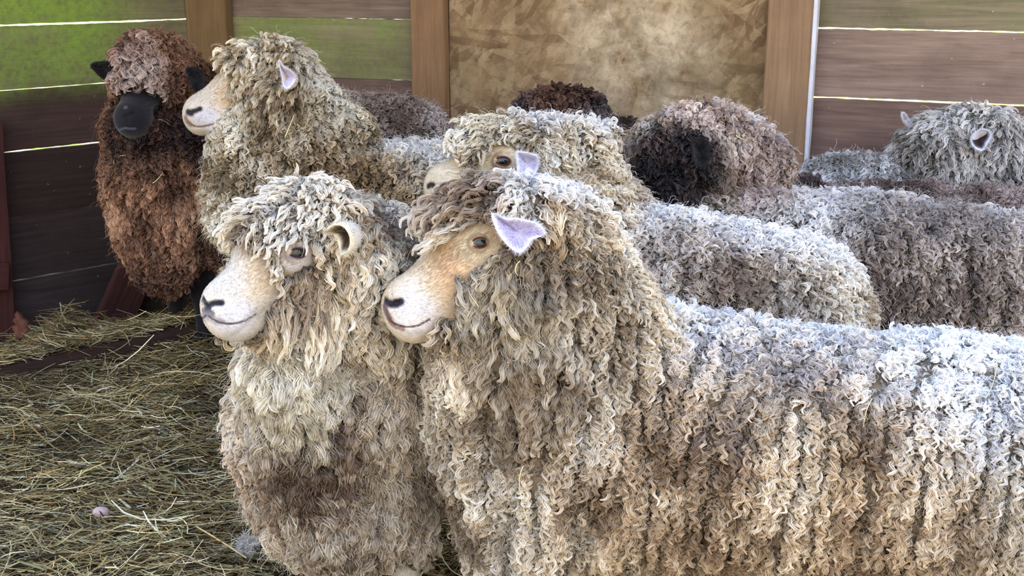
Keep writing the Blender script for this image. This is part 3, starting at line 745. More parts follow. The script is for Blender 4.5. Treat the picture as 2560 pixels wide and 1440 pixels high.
    for j in range(nstr):
        phi=6.283*j/nstr+rng.uniform(-.4,.4,m); rho=rng.uniform(.62,1.0,m); tw=hand*rng.uniform(1.5,4.5,m)
        aa=phi[:,None]+tw[:,None]*s_[None]; off=(W*rho)[:,None]*prof[None]*.95
        wob=1+.25*np.sin(s_[None]*rng.uniform(14,30,(m,1))+rng.uniform(0,6,(m,1)))
        q=ax+((np.cos(aa)*off*wob)[...,None]*b[:,None]+(np.sin(aa)*off*wob)[...,None]*Nn)
        Ps.append(q); Rs.append((W*SR*rng.uniform(.13,.24,m))[:,None]*(1-.55*s_[None]**2)); Cs.append(C*np.exp(rng.normal(.02,.10,(m,1))))
    if fly>0:
        nf=int(m*fly); ii=rng.integers(0,m,nf); q=ax[ii].copy(); ex=rng.normal(0,1,(nf,3)); q+=ex[:,None]*(W[ii][:,None]*(.4+1.5*s_[None]**1.5))[...,None]*.8+n[ii][:,None]*(W[ii][:,None]*s_[None]*1.1)[...,None]
        Ps.append(q); Rs.append(np.broadcast_to((.00022+.00012*rng.random((nf,1)))*(1-.5*s_[None]),(nf,K))*max(1,zc(p[0])/2.2)); Cs.append(C[ii]*1.1)
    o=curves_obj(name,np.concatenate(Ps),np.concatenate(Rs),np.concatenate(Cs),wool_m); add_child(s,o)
    print('  wool',s.name,m,'locks',sum(len(x) for x in Ps)*K,'pts',round(time.time()-T0,1)); return o
def fuzz(s,nose,dens=240000,L=.009,r=.00026,scale=1.0,dark=1.0):
    """short hair on the bare face, lying back from the nose"""
    q=sample(s,dens,lambda p,nr,bw: (bw>.3)*np.where(frame_w(p,nr)>.5,1,0))
    if q is None: return
    p,n,t=q; m=len(p); K=4; s_=np.linspace(0,1,K); C=s.fc[t].mean(1)
    d=unit(p-nose); d=unit(d-n*(d*n).sum(1)[:,None]); d=unit(d+n*.38+rng.normal(0,.16,(m,3))+np.stack([nz3(p,70,i) for i in range(3)],1)*.2)
    Ln=L*rng.uniform(.5,1.3,m)*(.35+.65*sstep(.02,.12,np.linalg.norm(p-nose,axis=1)))*scale
    Pp=p[:,None]+d[:,None]*(Ln[:,None]*s_)[...,None]-n[:,None]*(Ln[:,None]*.25*s_**2)[...,None]
    o=curves_obj('face_hair',Pp,np.broadcast_to(r*scale*(1-.75*s_),(m,K)),C*rng.uniform(.78,1.14,(m,1)),fuzz_m); add_child(s,o)
# ================================================================== SHEEP DATA
def W3(*q): return P(*q)
def legs(prims,pts,top=.42,r0=.050,r1=.026):
    for (x,y) in pts:
        prims.append(('c',np.array([x,y,top]),np.array([x,y,.17]),r0*1.3,r1*1.15)); prims.append(('c',np.array([x,y,.17]),np.array([x,y,.03]),r1,r1*1.12))
def hooves(s,pts,c=(60,50,42)):
    m=flat_mat('hoof',c)
    for (x,y) in pts:
        for sx in (-1,1):
            bm=bmesh.new(); bmesh.ops.create_uvsphere(bm,u_segments=16,v_segments=10,radius=1,matrix=Matrix.Translation((x+sx*.014,y-.012,.022))@Matrix.Diagonal((.016,.036,.026,1)))
            for v in bm.verts: v.co.z=max(v.co.z,.002)
            me=bpy.data.meshes.new('hoof'); bm.to_mesh(me); bm.free(); me.polygons.foreach_set('use_smooth',[True]*len(me.polygons)); me.materials.append(m)
            o=bpy.data.objects.new('hoof',me); COL.objects.link(o); add_child(s,o)
def midof(a,b,up=(0,0,1)):
    a=P(*a); b=P(*b); f=unit(b-a); n=np.cross(f,np.array(up,float)); n/=np.linalg.norm(n); return (a,n)
def C3(a,b,ra,rb):
    pa,r1=PX(*a[:3],ra); pb,r2=PX(*b[:3],rb); return (pa,pb,r1,r2)
cream=dict(pal=[(122,104,80),(168,148,116),(202,184,152),(224,210,184)])
# ---------- A: front right
def sheepA():
    pr=[cap((1290,600,1.97,118),(1185,605,1.95,88)),
        cap((1165,642,1.95,84),(1040,746,1.93,60)),
        cap((1014,762,1.93,54)),cap((1034,786,1.93,50)),cap((1040,800,1.93,45),(1150,765,1.95,88)),
        cap((1145,555,1.95,66),(1195,535,1.95,62)),cap((1195,535,1.95,62),(1300,538,1.98,74)),
        cap((1385,570,2.0,100)),
        cap((1300,700,1.97,125),(1222,810,1.97,98)),
        cap((1200,925,2.0,108),(1255,1110,2.05,140)),cap((1255,1110,2.05,140),(1320,1320,2.1,160)),
        cap((1400,655,2.02,140),(1470,850,2.1,185)),cap((1300,850,2.02,170),(1420,1150,2.1,240)),
        cap((1600,1125,2.15,302),(2480,1165,2.08,300)),
        cap((1500,950,2.12,190),(1750,1050,2.15,240)),cap((2560,1180,2.07,290))]
    lg=[(.07,2.0),(.09,2.24),(.80,1.98),(.82,2.2)]; legs(pr,lg)
    mid=(P(1014,762,1.93),np.array([.04,1,0])/np.linalg.norm([.04,1,0]))
    D=1.93
    bare=[C3((1005,765,D),(1085,688,D+.02),105,98),C3((1030,800,D),(1070,765,D+.02),72,66),
          C3((1128,650,1.88),(1208,612,1.87),44,48),C3((1128,650,2.02),(1208,612,2.03),44,48)]
    for (x,y) in lg: bare.append((np.array([x,y,.09]),np.array([x,y,0]),.07,.07))
    z=lambda px,py,r,c,k=1,DD=1.88:(P(px,py,DD),r,c,k)
    face=dict(base=(210,196,168),zones=[z(1085,640,.055,(196,170,136),.7),z(1110,620,.04,(176,140,98),.5),z(1150,720,.055,(212,182,138),.6),z(1120,690,.04,(214,180,146),.5),
        z(1010,700,.05,(220,212,194),.8),z(1030,790,.06,(216,214,216),.8),z(1190,600,.05,(206,190,158),.7),z(1150,560,.03,(150,112,70),.6),z(1235,600,.03,(150,116,70),.6)])
    st=[([(962,752),(975,760),(990,760),(1001,754)],11,(26,22,34),1,.004),([(960,765),(966,782),(972,795)],10,(58,44,50),.95,.001),
        ([(985,752),(998,751)],6,(8,6,12),1,.005),
        ([(962,772),(968,788),(976,800)],13,(120,96,92),.55,0),([(974,802),(986,814),(1004,820)],10,(110,76,62),.8,.001),([(974,804),(996,815),(1022,819),(1048,814),(1074,799)],3.0,(74,48,40),1,.0035),
        ]
    s=make_body('A','large cream sheep in the right foreground with its whole woolly flank showing, looking left',pr,.035,.0022,[P(955,540,1.85),P(1260,860,2.04)],(.9,2.08,0),face,bare,(150,128,98),strokes=st,mid=mid)
    add_eye(s,1200,607,46,25,tilt=.10,rim=(36,22,18),inner=(150,92,62),fur=(232,214,178))
    add_ear(s,[(1232,536,1.84),(1262,545,1.84),(1300,548,1.85),(1345,560,1.87),(1362,585,1.88),(1330,600,1.87),(1318,618,1.86),(1298,631,1.85),(1268,610,1.84),(1245,575,1.835)],(1305,585,1.86),.008,(1350,580,1.90),(172,166,200),(206,192,164),(226,228,234),'pale pinkish ear held forward')
    hooves(s,lg); return s
A=sheepA()

def gx(px,D,z=.15): return (px-1280)/F*(D*cp+(CAMZ-z)*sp)
def sheepB():
    pr=[cap((775,605,2.0,112),(705,612,1.94,92)),cap((690,642,1.93,84),(584,750,1.87,62)),cap((563,765,1.85,51)),cap((582,786,1.86,47)),
        cap((588,797,1.865,42),(700,765,1.93,84)),
        cap((660,582,1.93,66),(755,548,1.97,66)),cap((755,548,1.97,66),(850,575,2.02,76)),
        cap((795,670,1.99,104),(745,800,1.97,98)),cap((715,905,2.0,96),(765,1020,2.08,140)),
        cap((765,1080,2.12,178),(850,1215,2.17,196)),cap((870,1270,2.17,125)),
        cap((880,660,2.05,125),(905,810,2.15,190)),cap((925,650,2.2,125)),
        cap((900,930,2.25,240),(940,760,2.62,200)),cap((860,1000,2.15,200))]
    lg=[(gx(850,2.12),2.12),(gx(1012,2.14),2.14),(gx(880,2.6),2.62),(gx(1030,2.6),2.64)]; legs(pr,lg,r1=.026)
    a=P(563,770,1.85); b=P(815,570,2.03); f=unit(b-a); n=np.cross(f,[0,0,1.0]); n/=np.linalg.norm(n); mid=(a,n)
    bare=[C3((560,765,1.85),(630,700,1.90),80,84),C3((590,795,1.86),(640,760,1.90),60,66),C3((728,648,1.88),(750,634,1.9),24,24)]
    for (x,y) in lg: bare.append((np.array([x,y,.07]),np.array([x,y,0]),.07,.07))
    z=lambda px,py,r,c,k=1,DD=1.84:(P(px,py,DD),r,c,k)
    face=dict(base=(206,198,182),zones=[z(640,700,.06,(202,184,152),.8),z(580,790,.05,(208,210,220),.8),z(560,700,.05,(204,196,182),.7),z(740,660,.03,(200,196,196),.8,1.88),
       (np.array([gx(850,2.12),2.1,.14]),.09,(206,172,130),.7)])
    st=[([(513,768),(522,762),(538,757),(554,757)],9,(24,26,36),1,.004),([(540,757),(553,758)],5,(6,6,10),1,.004),([(513,772),(520,782),(530,784)],9,(60,60,68),.8,.001),
        ([(520,790),(532,800),(552,805)],11,(120,116,120),.65,.0),([(522,792),(545,806),(575,811),(605,805),(640,786)],3.6,(84,74,78),1,.0030)]
    s=make_body('B','cream sheep front left with long shaggy forelock, its chest facing the straw',pr,.035,.0022,[P(510,540,1.8),P(820,860,2.0)],(a[0]+.12,2.2,0),face,bare,(150,130,104),strokes=st,mid=mid)
    add_eye(s,744,632,52,19,tilt=-.10,rim=(26,18,20),inner=(120,96,92),fur=(226,222,220))
    add_ear(s,[(812,578,1.855),(832,563,1.855),(856,566,1.850),(872,588,1.845),(874,614,1.845),(862,634,1.845),(849,636,1.855),(848,612,1.865),(838,590,1.875),(822,586,1.870)],(852,596,1.865),.022,(885,590,1.955),(72,50,34),(206,196,180),(226,216,184),'cream edged ear with a dark hollow',bulge=.01)
    hooves(s,lg); return s
def sheepC():
    pr=[cap((690,215,3.22,80),(625,225,3.2,64)),cap((570,238,3.2,53),(512,273,3.19,38)),cap((502,286,3.19,37)),cap((507,299,3.19,32),(585,290,3.2,52)),
        cap((605,165,3.18,36),(680,162,3.22,46)),cap((730,200,3.25,58)),cap((680,275,3.2,78),(605,330,3.18,58)),cap((620,360,3.18,70),(625,450,3.2,85)),
        cap((745,275,3.25,74),(710,420,3.25,140)),cap((785,270,3.28,52)),cap((840,360,3.3,86)),cap((655,520,3.2,112)),cap((800,560,3.3,185),(1220,565,3.3,190)),cap((790,430,3.3,125))]
    lg=[(gx(650,3.15),3.15),(gx(700,3.35),3.38),(gx(1230,3.2),3.2),(gx(1230,3.4),3.4)]; legs(pr,lg)
    mid=(P(502,286,3.19),np.array([0.02,1,0.]))
    bare=[C3((500,285,3.19),(558,238,3.2),66,72),C3((520,300,3.19),(560,285,3.2),50,64),C3((580,240,3.15),(640,224,3.14),16,13)]
    for (x,y) in lg: bare.append((np.array([x,y,.09]),np.array([x,y,0]),.07,.07))
    z=lambda px,py,r,c,k=1,DD=3.13:(P(px,py,DD),r,c,k)
    face=dict(base=(196,186,168),zones=[z(570,240,.05,(200,172,134),.8),z(515,300,.05,(196,196,206),.7),z(620,232,.035,(190,160,140),.8)])
    st=[([(468,280),(478,283)],9,(24,20,24),1,.003),([(478,279),(488,277),(500,272)],7,(24,20,24),1,.004),([(464,296),(467,303),(474,310)],9,(112,84,70),.8,0),([(470,306),(485,316),(510,317),(535,310)],3,(110,84,70),1,.003)]
    s=make_body('C','cream sheep with head raised high, looking left, next to the brown sheep',pr,.04,.004,[P(460,180,3.1),P(600,340,3.3)],(P(800,560,3.3)[0],3.28,0),face,bare,(150,132,100),strokes=st,mid=mid)
    add_ear(s,[(697,152,3.060),(707,166,3.060),(726,176,3.060),(738,192,3.070),(734,208,3.070),(720,222,3.060),(708,216,3.060),(704,190,3.060)],(718,193,3.080),.012,(742,205,3.120),(206,200,218),(206,186,156),(236,232,232),'pale ear turned sideways')
    hooves(s,lg); return s
def sheepD():
    pr=[cap((385,192,3.95,70),(365,215,3.9,54)),cap((352,232,3.86,42),(328,285,3.77,34)),cap((323,298,3.755,32)),cap((330,314,3.775,25)),cap((345,300,3.8,34)),
        cap((352,165,3.87,60),(400,142,3.92,50)),cap((335,190,3.84,44)),cap((430,185,3.96,64)),cap((475,205,4.02,48)),
        cap((372,345,3.97,104),(390,470,3.96,110)),cap((402,560,3.94,104),(430,635,3.94,98)),cap((440,330,4.02,90)),cap((480,480,4.12,115),(760,470,4.33,120))]
    lg=[(gx(432,3.95),3.98),(gx(505,3.92),3.93),(gx(740,4.3),4.24),(gx(780,4.3),4.42)]; legs(pr,lg)
    a=P(323,298,3.755); b=P(385,180,3.95); f=unit(b-a); n=np.cross(f,[0,0,1.0]); n/=np.linalg.norm(n); mid=(a,n)
    bare=[C3((325,298,3.75),(352,238,3.86),46,50)]
    for (x,y) in lg: bare.append((np.array([x,y,.20]),np.array([x,y,0]),.09,.07))
    face=dict(base=(21,19,24),zones=[(P(312,265,3.72),.012,(120,116,126),.7)])
    st=[([(312,291),(320,287),(334,282)],6,(8,8,12),1,.005),([(300,324),(312,320),(328,322),(338,322)],3.5,(78,78,92),.8,-.002),([(300,318),(315,315),(334,318)],3,(6,6,8),1,.005),([(318,290),(318,305)],4,(12,12,16),1,.003)]
    s=make_body('D','brown sheep with a black face and curly fringe against the left wall',pr,.04,.004,[P(285,210,3.7),P(385,345,3.9)],(P(440,500,3.95)[0],4.05,0),face,bare,(92,58,38),strokes=st)
    add_ear(s,[(228,166,3.80),(236,157,3.80),(262,153,3.81),(284,158,3.83),(280,180,3.83),(262,197,3.82),(248,189,3.81),(237,178,3.80)],(262,172,3.825),.006,(282,170,3.87),(26,20,22),(30,24,26),(34,28,30),'black ear sticking out sideways')
    add_ear(s,[(466,172,3.82),(488,168,3.83),(508,184,3.84),(512,208,3.84),(500,230,3.83),(484,224,3.82),(474,200,3.82)],(490,198,3.84),.008,(492,190,3.90),(18,14,16),(24,18,20),(28,22,24),'black drooping ear')
    hooves(s,lg,(20,18,18)); return s
def sheepE():
    pr=[cap((1320,400,2.66,90),(1250,402,2.63,72)),cap((1225,418,2.63,62),(1125,456,2.6,44)),cap((1109,463,2.6,40)),cap((1115,480,2.6,36),(1200,480,2.62,62)),
        cap((1190,362,2.61,46),(1290,358,2.65,54)),cap((1375,375,2.7,62)),cap((1440,405,2.72,80),(1462,520,2.7,118)),cap((1300,560,2.64,140)),cap((1492,350,2.86,36)),
        cap((1380,660,2.62,200)),cap((1560,740,2.62,212),(1945,800,2.59,205)),cap((1480,620,2.65,150))]
    lg=[(gx(1300,2.55),2.54),(gx(1330,2.7),2.72),(gx(1980,2.5),2.5),(gx(2000,2.68),2.68)]; legs(pr,lg)
    mid=(P(1109,463,2.6),np.array([0.02,1,0.]))
    bare=[C3((1108,463,2.6),(1165,430,2.62),66,60),C3((1225,412,2.57),(1268,400,2.56),30,34),C3((1225,412,2.68),(1268,400,2.7),30,34)]
    for (x,y) in lg: bare.append((np.array([x,y,.09]),np.array([x,y,0]),.07,.07))
    z=lambda px,py,r,c,k=1,DD=2.55:(P(px,py,DD),r,c,k)
    face=dict(base=(196,182,152),zones=[z(1150,420,.035,(222,190,130),.7),z(1255,395,.04,(200,176,140),.6),z(1250,425,.03,(120,92,60),.6)])
    st=[([(1069,466),(1076,462),(1082,463)],8,(24,20,22),1,.004)]
    s=make_body('E','cream sheep in the middle, head just above the front right sheep, brown eye showing',pr,.04,.003,[P(1070,380,2.5),P(1290,480,2.75)],(P(1650,700,2.6)[0],2.6,0),face,bare,(150,130,100),strokes=st,mid=mid)
    add_eye(s,1258,403,42,18,tilt=-.12,rim=(40,22,18),inner=(130,84,62),fur=(214,194,164))
    add_ear(s,[(1292,384,2.5),(1306,381,2.5),(1342,390,2.51),(1346,412,2.52),(1336,438,2.52),(1314,444,2.51),(1298,440,2.505),(1294,412,2.5)],(1320,412,2.525),.006,(1330,415,2.57),(206,204,226),(206,190,160),(232,232,240),'pale bluish ear hanging flat')
    hooves(s,lg); return s
def sheepF():
    pr=[cap((1705,400,2.98,108),(1650,435,2.96,82)),cap((1640,450,2.95,60),(1562,515,2.93,42)),cap((1735,352,3.0,64),(1790,352,3.02,60)),cap((1640,378,2.97,60)),
        cap((1800,370,3.02,85),(1880,420,3.05,86)),cap((1720,560,3.0,150)),cap((1900,645,2.97,165),(2150,700,2.94,190)),cap((2150,700,2.94,190),(2620,765,2.90,203))]
    lg=[(gx(1720,2.9),2.9),(gx(1760,3.1),3.1),(gx(2600,2.85),2.85),(gx(2600,3.05),3.02)]; legs(pr,lg)
    bare=[C3((1555,515,2.93),(1600,480,2.94),60,56)]
    for (x,y) in lg: bare.append((np.array([x,y,.09]),np.array([x,y,0]),.07,.07))
    s=make_body('F','dark brown headed sheep with grey-brown back behind the middle cream sheep',pr,.045,.005,[P(1540,440,2.85),P(1660,560,3.1)],(P(2150,700,2.98)[0],2.98,0),dict(base=(30,26,28),zones=[]),bare,(84,66,54),mid=None)
    add_ear(s,[(1733,352,2.80),(1750,344,2.80),(1768,352,2.80),(1776,380,2.80),(1770,408,2.80),(1755,420,2.80),(1738,405,2.80),(1732,378,2.80)],(1754,382,2.82),.008,(1756,370,2.90),(14,10,12),(20,15,16),(30,24,26),'black hanging ear')
    hooves(s,lg,(20,18,18)); return s
def sheepG():
    pr=[cap((1360,292,3.72,54),(1450,292,3.72,56)),cap((1440,340,3.75,70)),cap((1480,385,3.78,80),(1660,405,3.78,80)),cap((1340,320,3.7,36),(1300,345,3.66,26))]
    lg=[(gx(1450,3.7),3.7),(gx(1460,3.85),3.85),(gx(1680,3.72),3.72),(gx(1680,3.88),3.86)]; legs(pr,lg)
    s=make_body('G','dark brown sheep seen only as a woolly head top against the chipboard panel',pr,.05,.006,[P(1290,320,3.6),P(1330,350,3.7)],(P(1560,400,3.78)[0],3.78,0),dict(base=(30,26,28),zones=[]),[C3((1290,350,3.65),(1310,340,3.67),30,30)],(80,60,48))
    hooves(s,lg,(20,18,18)); return s
def sheepH():
    pr=[cap((2085,480,3.52,86),(2300,490,3.52,92)),cap((2335,395,3.52,80)),cap((2385,355,3.52,62),(2455,360,3.5,64)),cap((2465,370,3.5,76),(2525,430,3.46,58)),cap((2330,440,3.52,90)),cap((2540,450,3.45,42),(2590,490,3.42,30)),cap((2420,318,3.52,38))]
    lg=[(gx(2100,3.42),3.42),(gx(2100,3.6),3.6),(gx(2400,3.42),3.42),(gx(2400,3.6),3.6)]; legs(pr,lg)
    s=make_body('H','pale grey sheep at the far right, head turned away towards the board wall',pr,.045,.006,[P(2540,430,3.3),P(2610,510,3.5)],(P(2250,480,3.52)[0],3.52,0),dict(base=(216,208,200),zones=[]),[C3((2565,470,3.43),(2595,495,3.42),48,44)],(140,130,116))
    add_ear(s,[(2430,345,3.36),(2440,330,3.36),(2458,323,3.36),(2476,330,3.365),(2477,345,3.365),(2466,362,3.36),(2457,376,3.36),(2440,372,3.36),(2431,360,3.36)],(2456,346,3.38),.022,(2462,372,3.42),(44,22,22),(214,212,222),(226,232,242),'white rimmed ear with a dark hollow')
    add_ear(s,[(2255,284,3.56),(2262,284,3.56),(2272,298,3.565),(2281,312,3.57),(2279,322,3.57),(2268,312,3.565),(2258,298,3.56)],(2268,302,3.57),.004,(2276,306,3.59),(226,222,226),(226,224,230),(236,236,240),'small white ear tip')
    hooves(s,lg); return s
def sheepI():
    pr=[cap((2110,560,3.28,92),(2650,590,3.26,100)),cap((2010,500,3.26,52),(1940,520,3.22,44)),cap((1900,540,3.21,34))]
    lg=[(gx(2080,3.2),3.17),(gx(2080,3.3),3.3),(gx(2650,3.2),3.15),(gx(2650,3.3),3.3)]; legs(pr,lg)
    s=make_body('I','taupe brown woolly back between the pale grey sheep and the grey-brown one',pr,.05,.007,[P(1880,500,3.1),P(1930,560,3.3)],(P(2350,580,3.24)[0],3.24,0),dict(base=(50,38,34),zones=[]),[C3((1885,545,3.21),(1900,540,3.21),42,42)],(84,68,60))
    hooves(s,lg,(20,18,18)); return s
def sheepJ():
    pr=[cap((850,345,3.85,98),(1022,352,3.85,94)),cap((790,300,3.85,60),(740,290,3.85,44)),cap((700,300,3.84,32))]
    lg=[(gx(850,3.8),3.8),(gx(850,3.95),3.95),(gx(1040,3.8),3.8),(gx(1040,3.95),3.95)]; legs(pr,lg)
    s=make_body('J','taupe grey rounded back showing behind the cream sheep with the raised head',pr,.05,.007,[P(690,280,3.8),P(730,320,3.9)],(P(940,360,3.85)[0],3.85,0),dict(base=(60,48,42),zones=[]),[C3((690,303,3.84),(705,300,3.84),40,40)],(104,88,78))
    hooves(s,lg,(20,18,18)); return s
B=sheepB(); Cs_=sheepC(); Ds=sheepD(); Es=sheepE(); Fs=sheepF(); Gs=sheepG(); Hs=sheepH(); Is=sheepI(); Js=sheepJ()
# ================================================================== FLEECES
def v3(*a): return np.array(a,float)
def woolA():
    s=A
    fuzz(s,P(990,770,1.93))
    ko=[C3((1190,615,1.85),(1212,608,1.85),30,28)]
    z=[(P(1175,540,1.95),.125,dict(L=.056,W=.0036,g=.35,flow=v3(-.8,-.35,-.2),lift1=86,T=1.8,A=.8,pal=[(120,98,78),(176,156,132),(206,192,168),(222,210,190)])),
       (P(1270,760,1.85),.13,dict(L=.054,W=.0066,A=.45,T=1.8,lift0=30,lift1=84,jit=.4,sr=.6,core=.72,pal=[(112,100,84),(160,146,122),(196,182,154),(216,204,178)])),
       (P(1320,920,1.85),.19,dict(L=.060,W=.0070,A=.5,T=2.0,sr=.6,core=.72)),(P(1900,1420,1.9),.52,dict(pal=[(118,90,60),(170,140,102),(200,174,136),(218,198,166)],k=.85)),
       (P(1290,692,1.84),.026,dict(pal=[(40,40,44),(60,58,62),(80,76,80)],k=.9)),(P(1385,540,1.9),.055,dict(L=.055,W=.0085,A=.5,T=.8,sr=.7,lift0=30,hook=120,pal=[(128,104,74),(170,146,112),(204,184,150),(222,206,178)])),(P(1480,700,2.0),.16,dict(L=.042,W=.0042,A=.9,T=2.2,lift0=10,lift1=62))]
    wool(s,dict(L=.046,W=.0044,A=1.1,T=2.2,lift0=12,lift1=76,hook=80,jit=.32,clump=.62,cl=(.045,.20),groove=.012,pal=[(138,120,96),(190,172,144),(216,202,176),(230,220,198)],topk=.9,top0=.35,topc=(242,240,238),cs=9,
        flow=v3(-.12,0,0)),zones=z,nstr=6,K=10,seed=1,fly=1.2,keepout=ko)
def woolB():
    s=B; fuzz(s,P(545,770,1.85))
    ko=[C3((728,640,1.86),(762,632,1.88),24,24)]
    z=[(P(850,1200,2.0),.25,dict(W=.0115,L=.044,A=.25,T=.9,hook=150,lift0=5,lift1=82,clump=.5,jit=.35,sr=.5,core=.85,pal=[(92,74,58),(132,112,90),(164,146,122),(190,176,152)])),
       (P(600,1130,2.05),.10,dict(W=.0045,L=.028,A=.9,T=1.6,hook=60,lift0=5,lift1=60,pal=[(186,160,130),(210,190,162),(222,206,182),(230,218,200)])),
       (P(740,960,1.95),.15,dict(W=.0090,L=.050,A=.40,T=1.2,sr=.55,core=.75,hook=110,pal=[(170,158,132),(202,192,168),(222,214,194),(232,226,210)])),
       (P(940,600,2.1),.13,dict(W=.0045,L=.020,A=.5,T=1.0,jit=.6,pal=[(120,100,82),(156,136,116),(186,170,152),(206,196,184)])),
       (P(740,790,1.9),.10,dict(L=.055,W=.0040,A=.6,T=1.4,lift0=50,lift1=86,hook=10,jit=.2,flow=v3(-.15,0,0))),
       (P(680,560,1.93),.12,dict(L=.044,W=.0034,A=.7,T=1.6,lift0=35,lift1=87,hook=20,g=.9,flow=v3(-.7,-.35,0),jit=.28)),
       (P(770,520,2.0),.07,dict(L=.036,W=.0036,lift0=5,lift1=68,A=.8,T=1.4,flow=v3(.3,-.3,0),g=.3,jit=.7))]
    wool(s,dict(L=.048,W=.0058,A=.8,T=1.6,lift0=25,lift1=80,hook=60,jit=.3,clump=.5,cl=(.035,.08),pal=[(142,122,98),(186,168,140),(214,200,174),(230,220,200)],topk=.35,topc=(236,226,208),cs=10),zones=z,nstr=10,K=10,seed=2,fly=1.2,keepout=ko)
def woolC():
    s=Cs_; fuzz(s,P(490,290,3.19),dens=120000,r=.00026)
    z=[(P(650,170,3.15),.17,dict(L=.052,W=.0072,g=1.0,flow=v3(-.25,-.2,0),lift0=20,lift1=82,T=1.4,A=.5,sr=.65,core=.72,pal=[(120,100,72),(176,158,126),(210,196,166),(226,216,194)])),
       (P(800,420,3.1),.25,dict(pal=[(104,80,50),(150,124,86),(190,168,132),(212,196,164)],k=.7,L=.04,W=.005)),
       (P(900,500,3.1),.22,dict(pal=[(120,92,56),(166,136,94),(196,170,130),(212,194,160)],k=.8))]
    wool(s,dict(L=.046,W=.0064,A=.9,T=1.8,lift0=15,lift1=78,hook=60,jit=.35,clump=.5,cl=(.035,.10),pal=[(130,112,82),(180,162,130),(210,198,170),(226,218,198)],top0=.75,topk=.6,topc=(236,232,226),cs=8,flow=v3(-.2,0,0)),zones=z,nstr=5,K=9,seed=3,fly=.8)
def woolD():
    s=Ds; fuzz(s,P(323,300,3.74),dens=80000,r=.0003,L=.006)
    z=[(P(400,340,3.85),.24,dict(L=.045,W=.0075,A=.9,pal=[(26,18,16),(50,34,28),(74,50,40),(96,66,52)])),
       (P(395,520,3.85),.22,dict(L=.040,W=.0105,A=.3,T=1.0,core=.8,sr=.7,lift0=10,lift1=75,hook=60,pal=[(104,72,50),(150,108,78),(182,138,104),(200,160,124)])),
       (P(250,330,3.95),.07,dict(pal=[(92,56,36),(126,82,56),(150,104,74),(164,118,86)],L=.03)),
       (P(345,160,3.82),.12,dict(L=.050,W=.0082,A=.9,T=1.6,g=.8,lift0=15,flow=v3(-.05,-.6,0),pal=[(104,74,62),(150,118,102),(182,154,138),(200,180,168)])),
       (P(430,170,3.9),.08,dict(L=.045,W=.0075,pal=[(40,24,20),(78,50,40),(120,84,66),(146,110,92)],k=.8))]
    wool(s,dict(L=.042,W=.0078,A=.8,T=1.6,lift0=15,lift1=78,hook=60,jit=.4,clump=.45,cl=(.05,.08),pal=[(58,38,30),(96,66,48),(130,94,70),(150,112,86)],cs=9),zones=z,nstr=4,K=8,seed=4,fly=.6)
def woolE():
    s=Es; fuzz(s,P(1100,465,2.6),dens=160000,r=.00022)
    ko=[C3((1240,405,2.53),(1270,400,2.53),26,26)]
    z=[(P(1240,330,2.62),.12,dict(L=.042,W=.0046,g=.5,flow=v3(-.6,-.4,0),lift0=20,lift1=82,T=1.4,A=.7,pal=[(130,108,78),(180,160,128),(210,196,166),(226,216,192)])),
       (P(1480,420,2.6),.16,dict(lift0=8,lift1=66,L=.045,W=.0052,pal=[(184,160,124),(214,198,168),(230,220,198),(238,232,216)])),
       (P(1750,700,2.4),.22,dict(pal=[(120,96,76),(164,140,114),(200,180,152),(220,204,182)],k=.7))]
    wool(s,dict(L=.042,W=.0052,A=.95,T=1.9,lift0=12,lift1=75,hook=70,jit=.35,clump=.5,cl=(.035,.11),pal=[(140,118,92),(188,168,138),(214,200,174),(230,220,200)],topk=.9,top0=.4,topc=(240,236,230),cs=8,flow=v3(.1,0,0)),zones=z,nstr=5,K=9,seed=5,fly=1.0,keepout=ko)
def woolF():
    s=Fs; fuzz(s,P(1560,515,2.93),dens=60000,r=.0003)
    ko=[C3((1754,365,2.84),(1754,400,2.84),18,18)]
    z=[(P(1680,420,2.9),.17,dict(L=.040,W=.0060,A=.7,T=1.5,pal=[(14,10,11),(34,26,25),(62,48,43),(104,84,74)])),
       (P(1760,280,3.0),.12,dict(L=.036,W=.0056,pal=[(124,98,82),(180,154,136),(216,194,176),(232,218,204)],k=.95)),
       (P(1590,330,3.0),.10,dict(pal=[(104,78,52),(146,118,86),(176,150,118),(190,170,142)],k=.9,W=.0045)),
       (P(1900,420,2.95),.15,dict(pal=[(110,86,74),(160,134,120),(196,172,156),(210,194,184)],k=.8)),
       (P(2350,760,2.75),.40,dict(pal=[(72,58,48),(112,92,76),(150,130,110),(184,166,148)],k=.8))]
    wool(s,dict(L=.040,W=.0058,A=.8,T=1.7,lift0=12,lift1=74,hook=60,jit=.4,clump=.5,cl=(.04,.10),pal=[(98,82,68),(150,132,112),(190,174,154),(212,200,184)],topk=.9,top0=.45,topc=(232,228,222),cs=7),zones=z,nstr=4,K=8,seed=6,fly=.8,keepout=ko)
def woolG():
    s=Gs
    z=[(P(1400,250,3.7),.11,dict(pal=[(60,34,24),(96,62,44),(126,90,70),(140,106,84)],k=.8))]
    wool(s,dict(L=.040,W=.0070,A=.7,T=1.5,lift0=15,lift1=78,jit=.4,clump=.4,cl=(.04,.10),pal=[(26,20,22),(56,46,46),(96,84,82),(140,126,120)],topk=.2,topc=(130,100,84),cs=9),zones=z,nstr=4,K=7,seed=7,fly=.6)
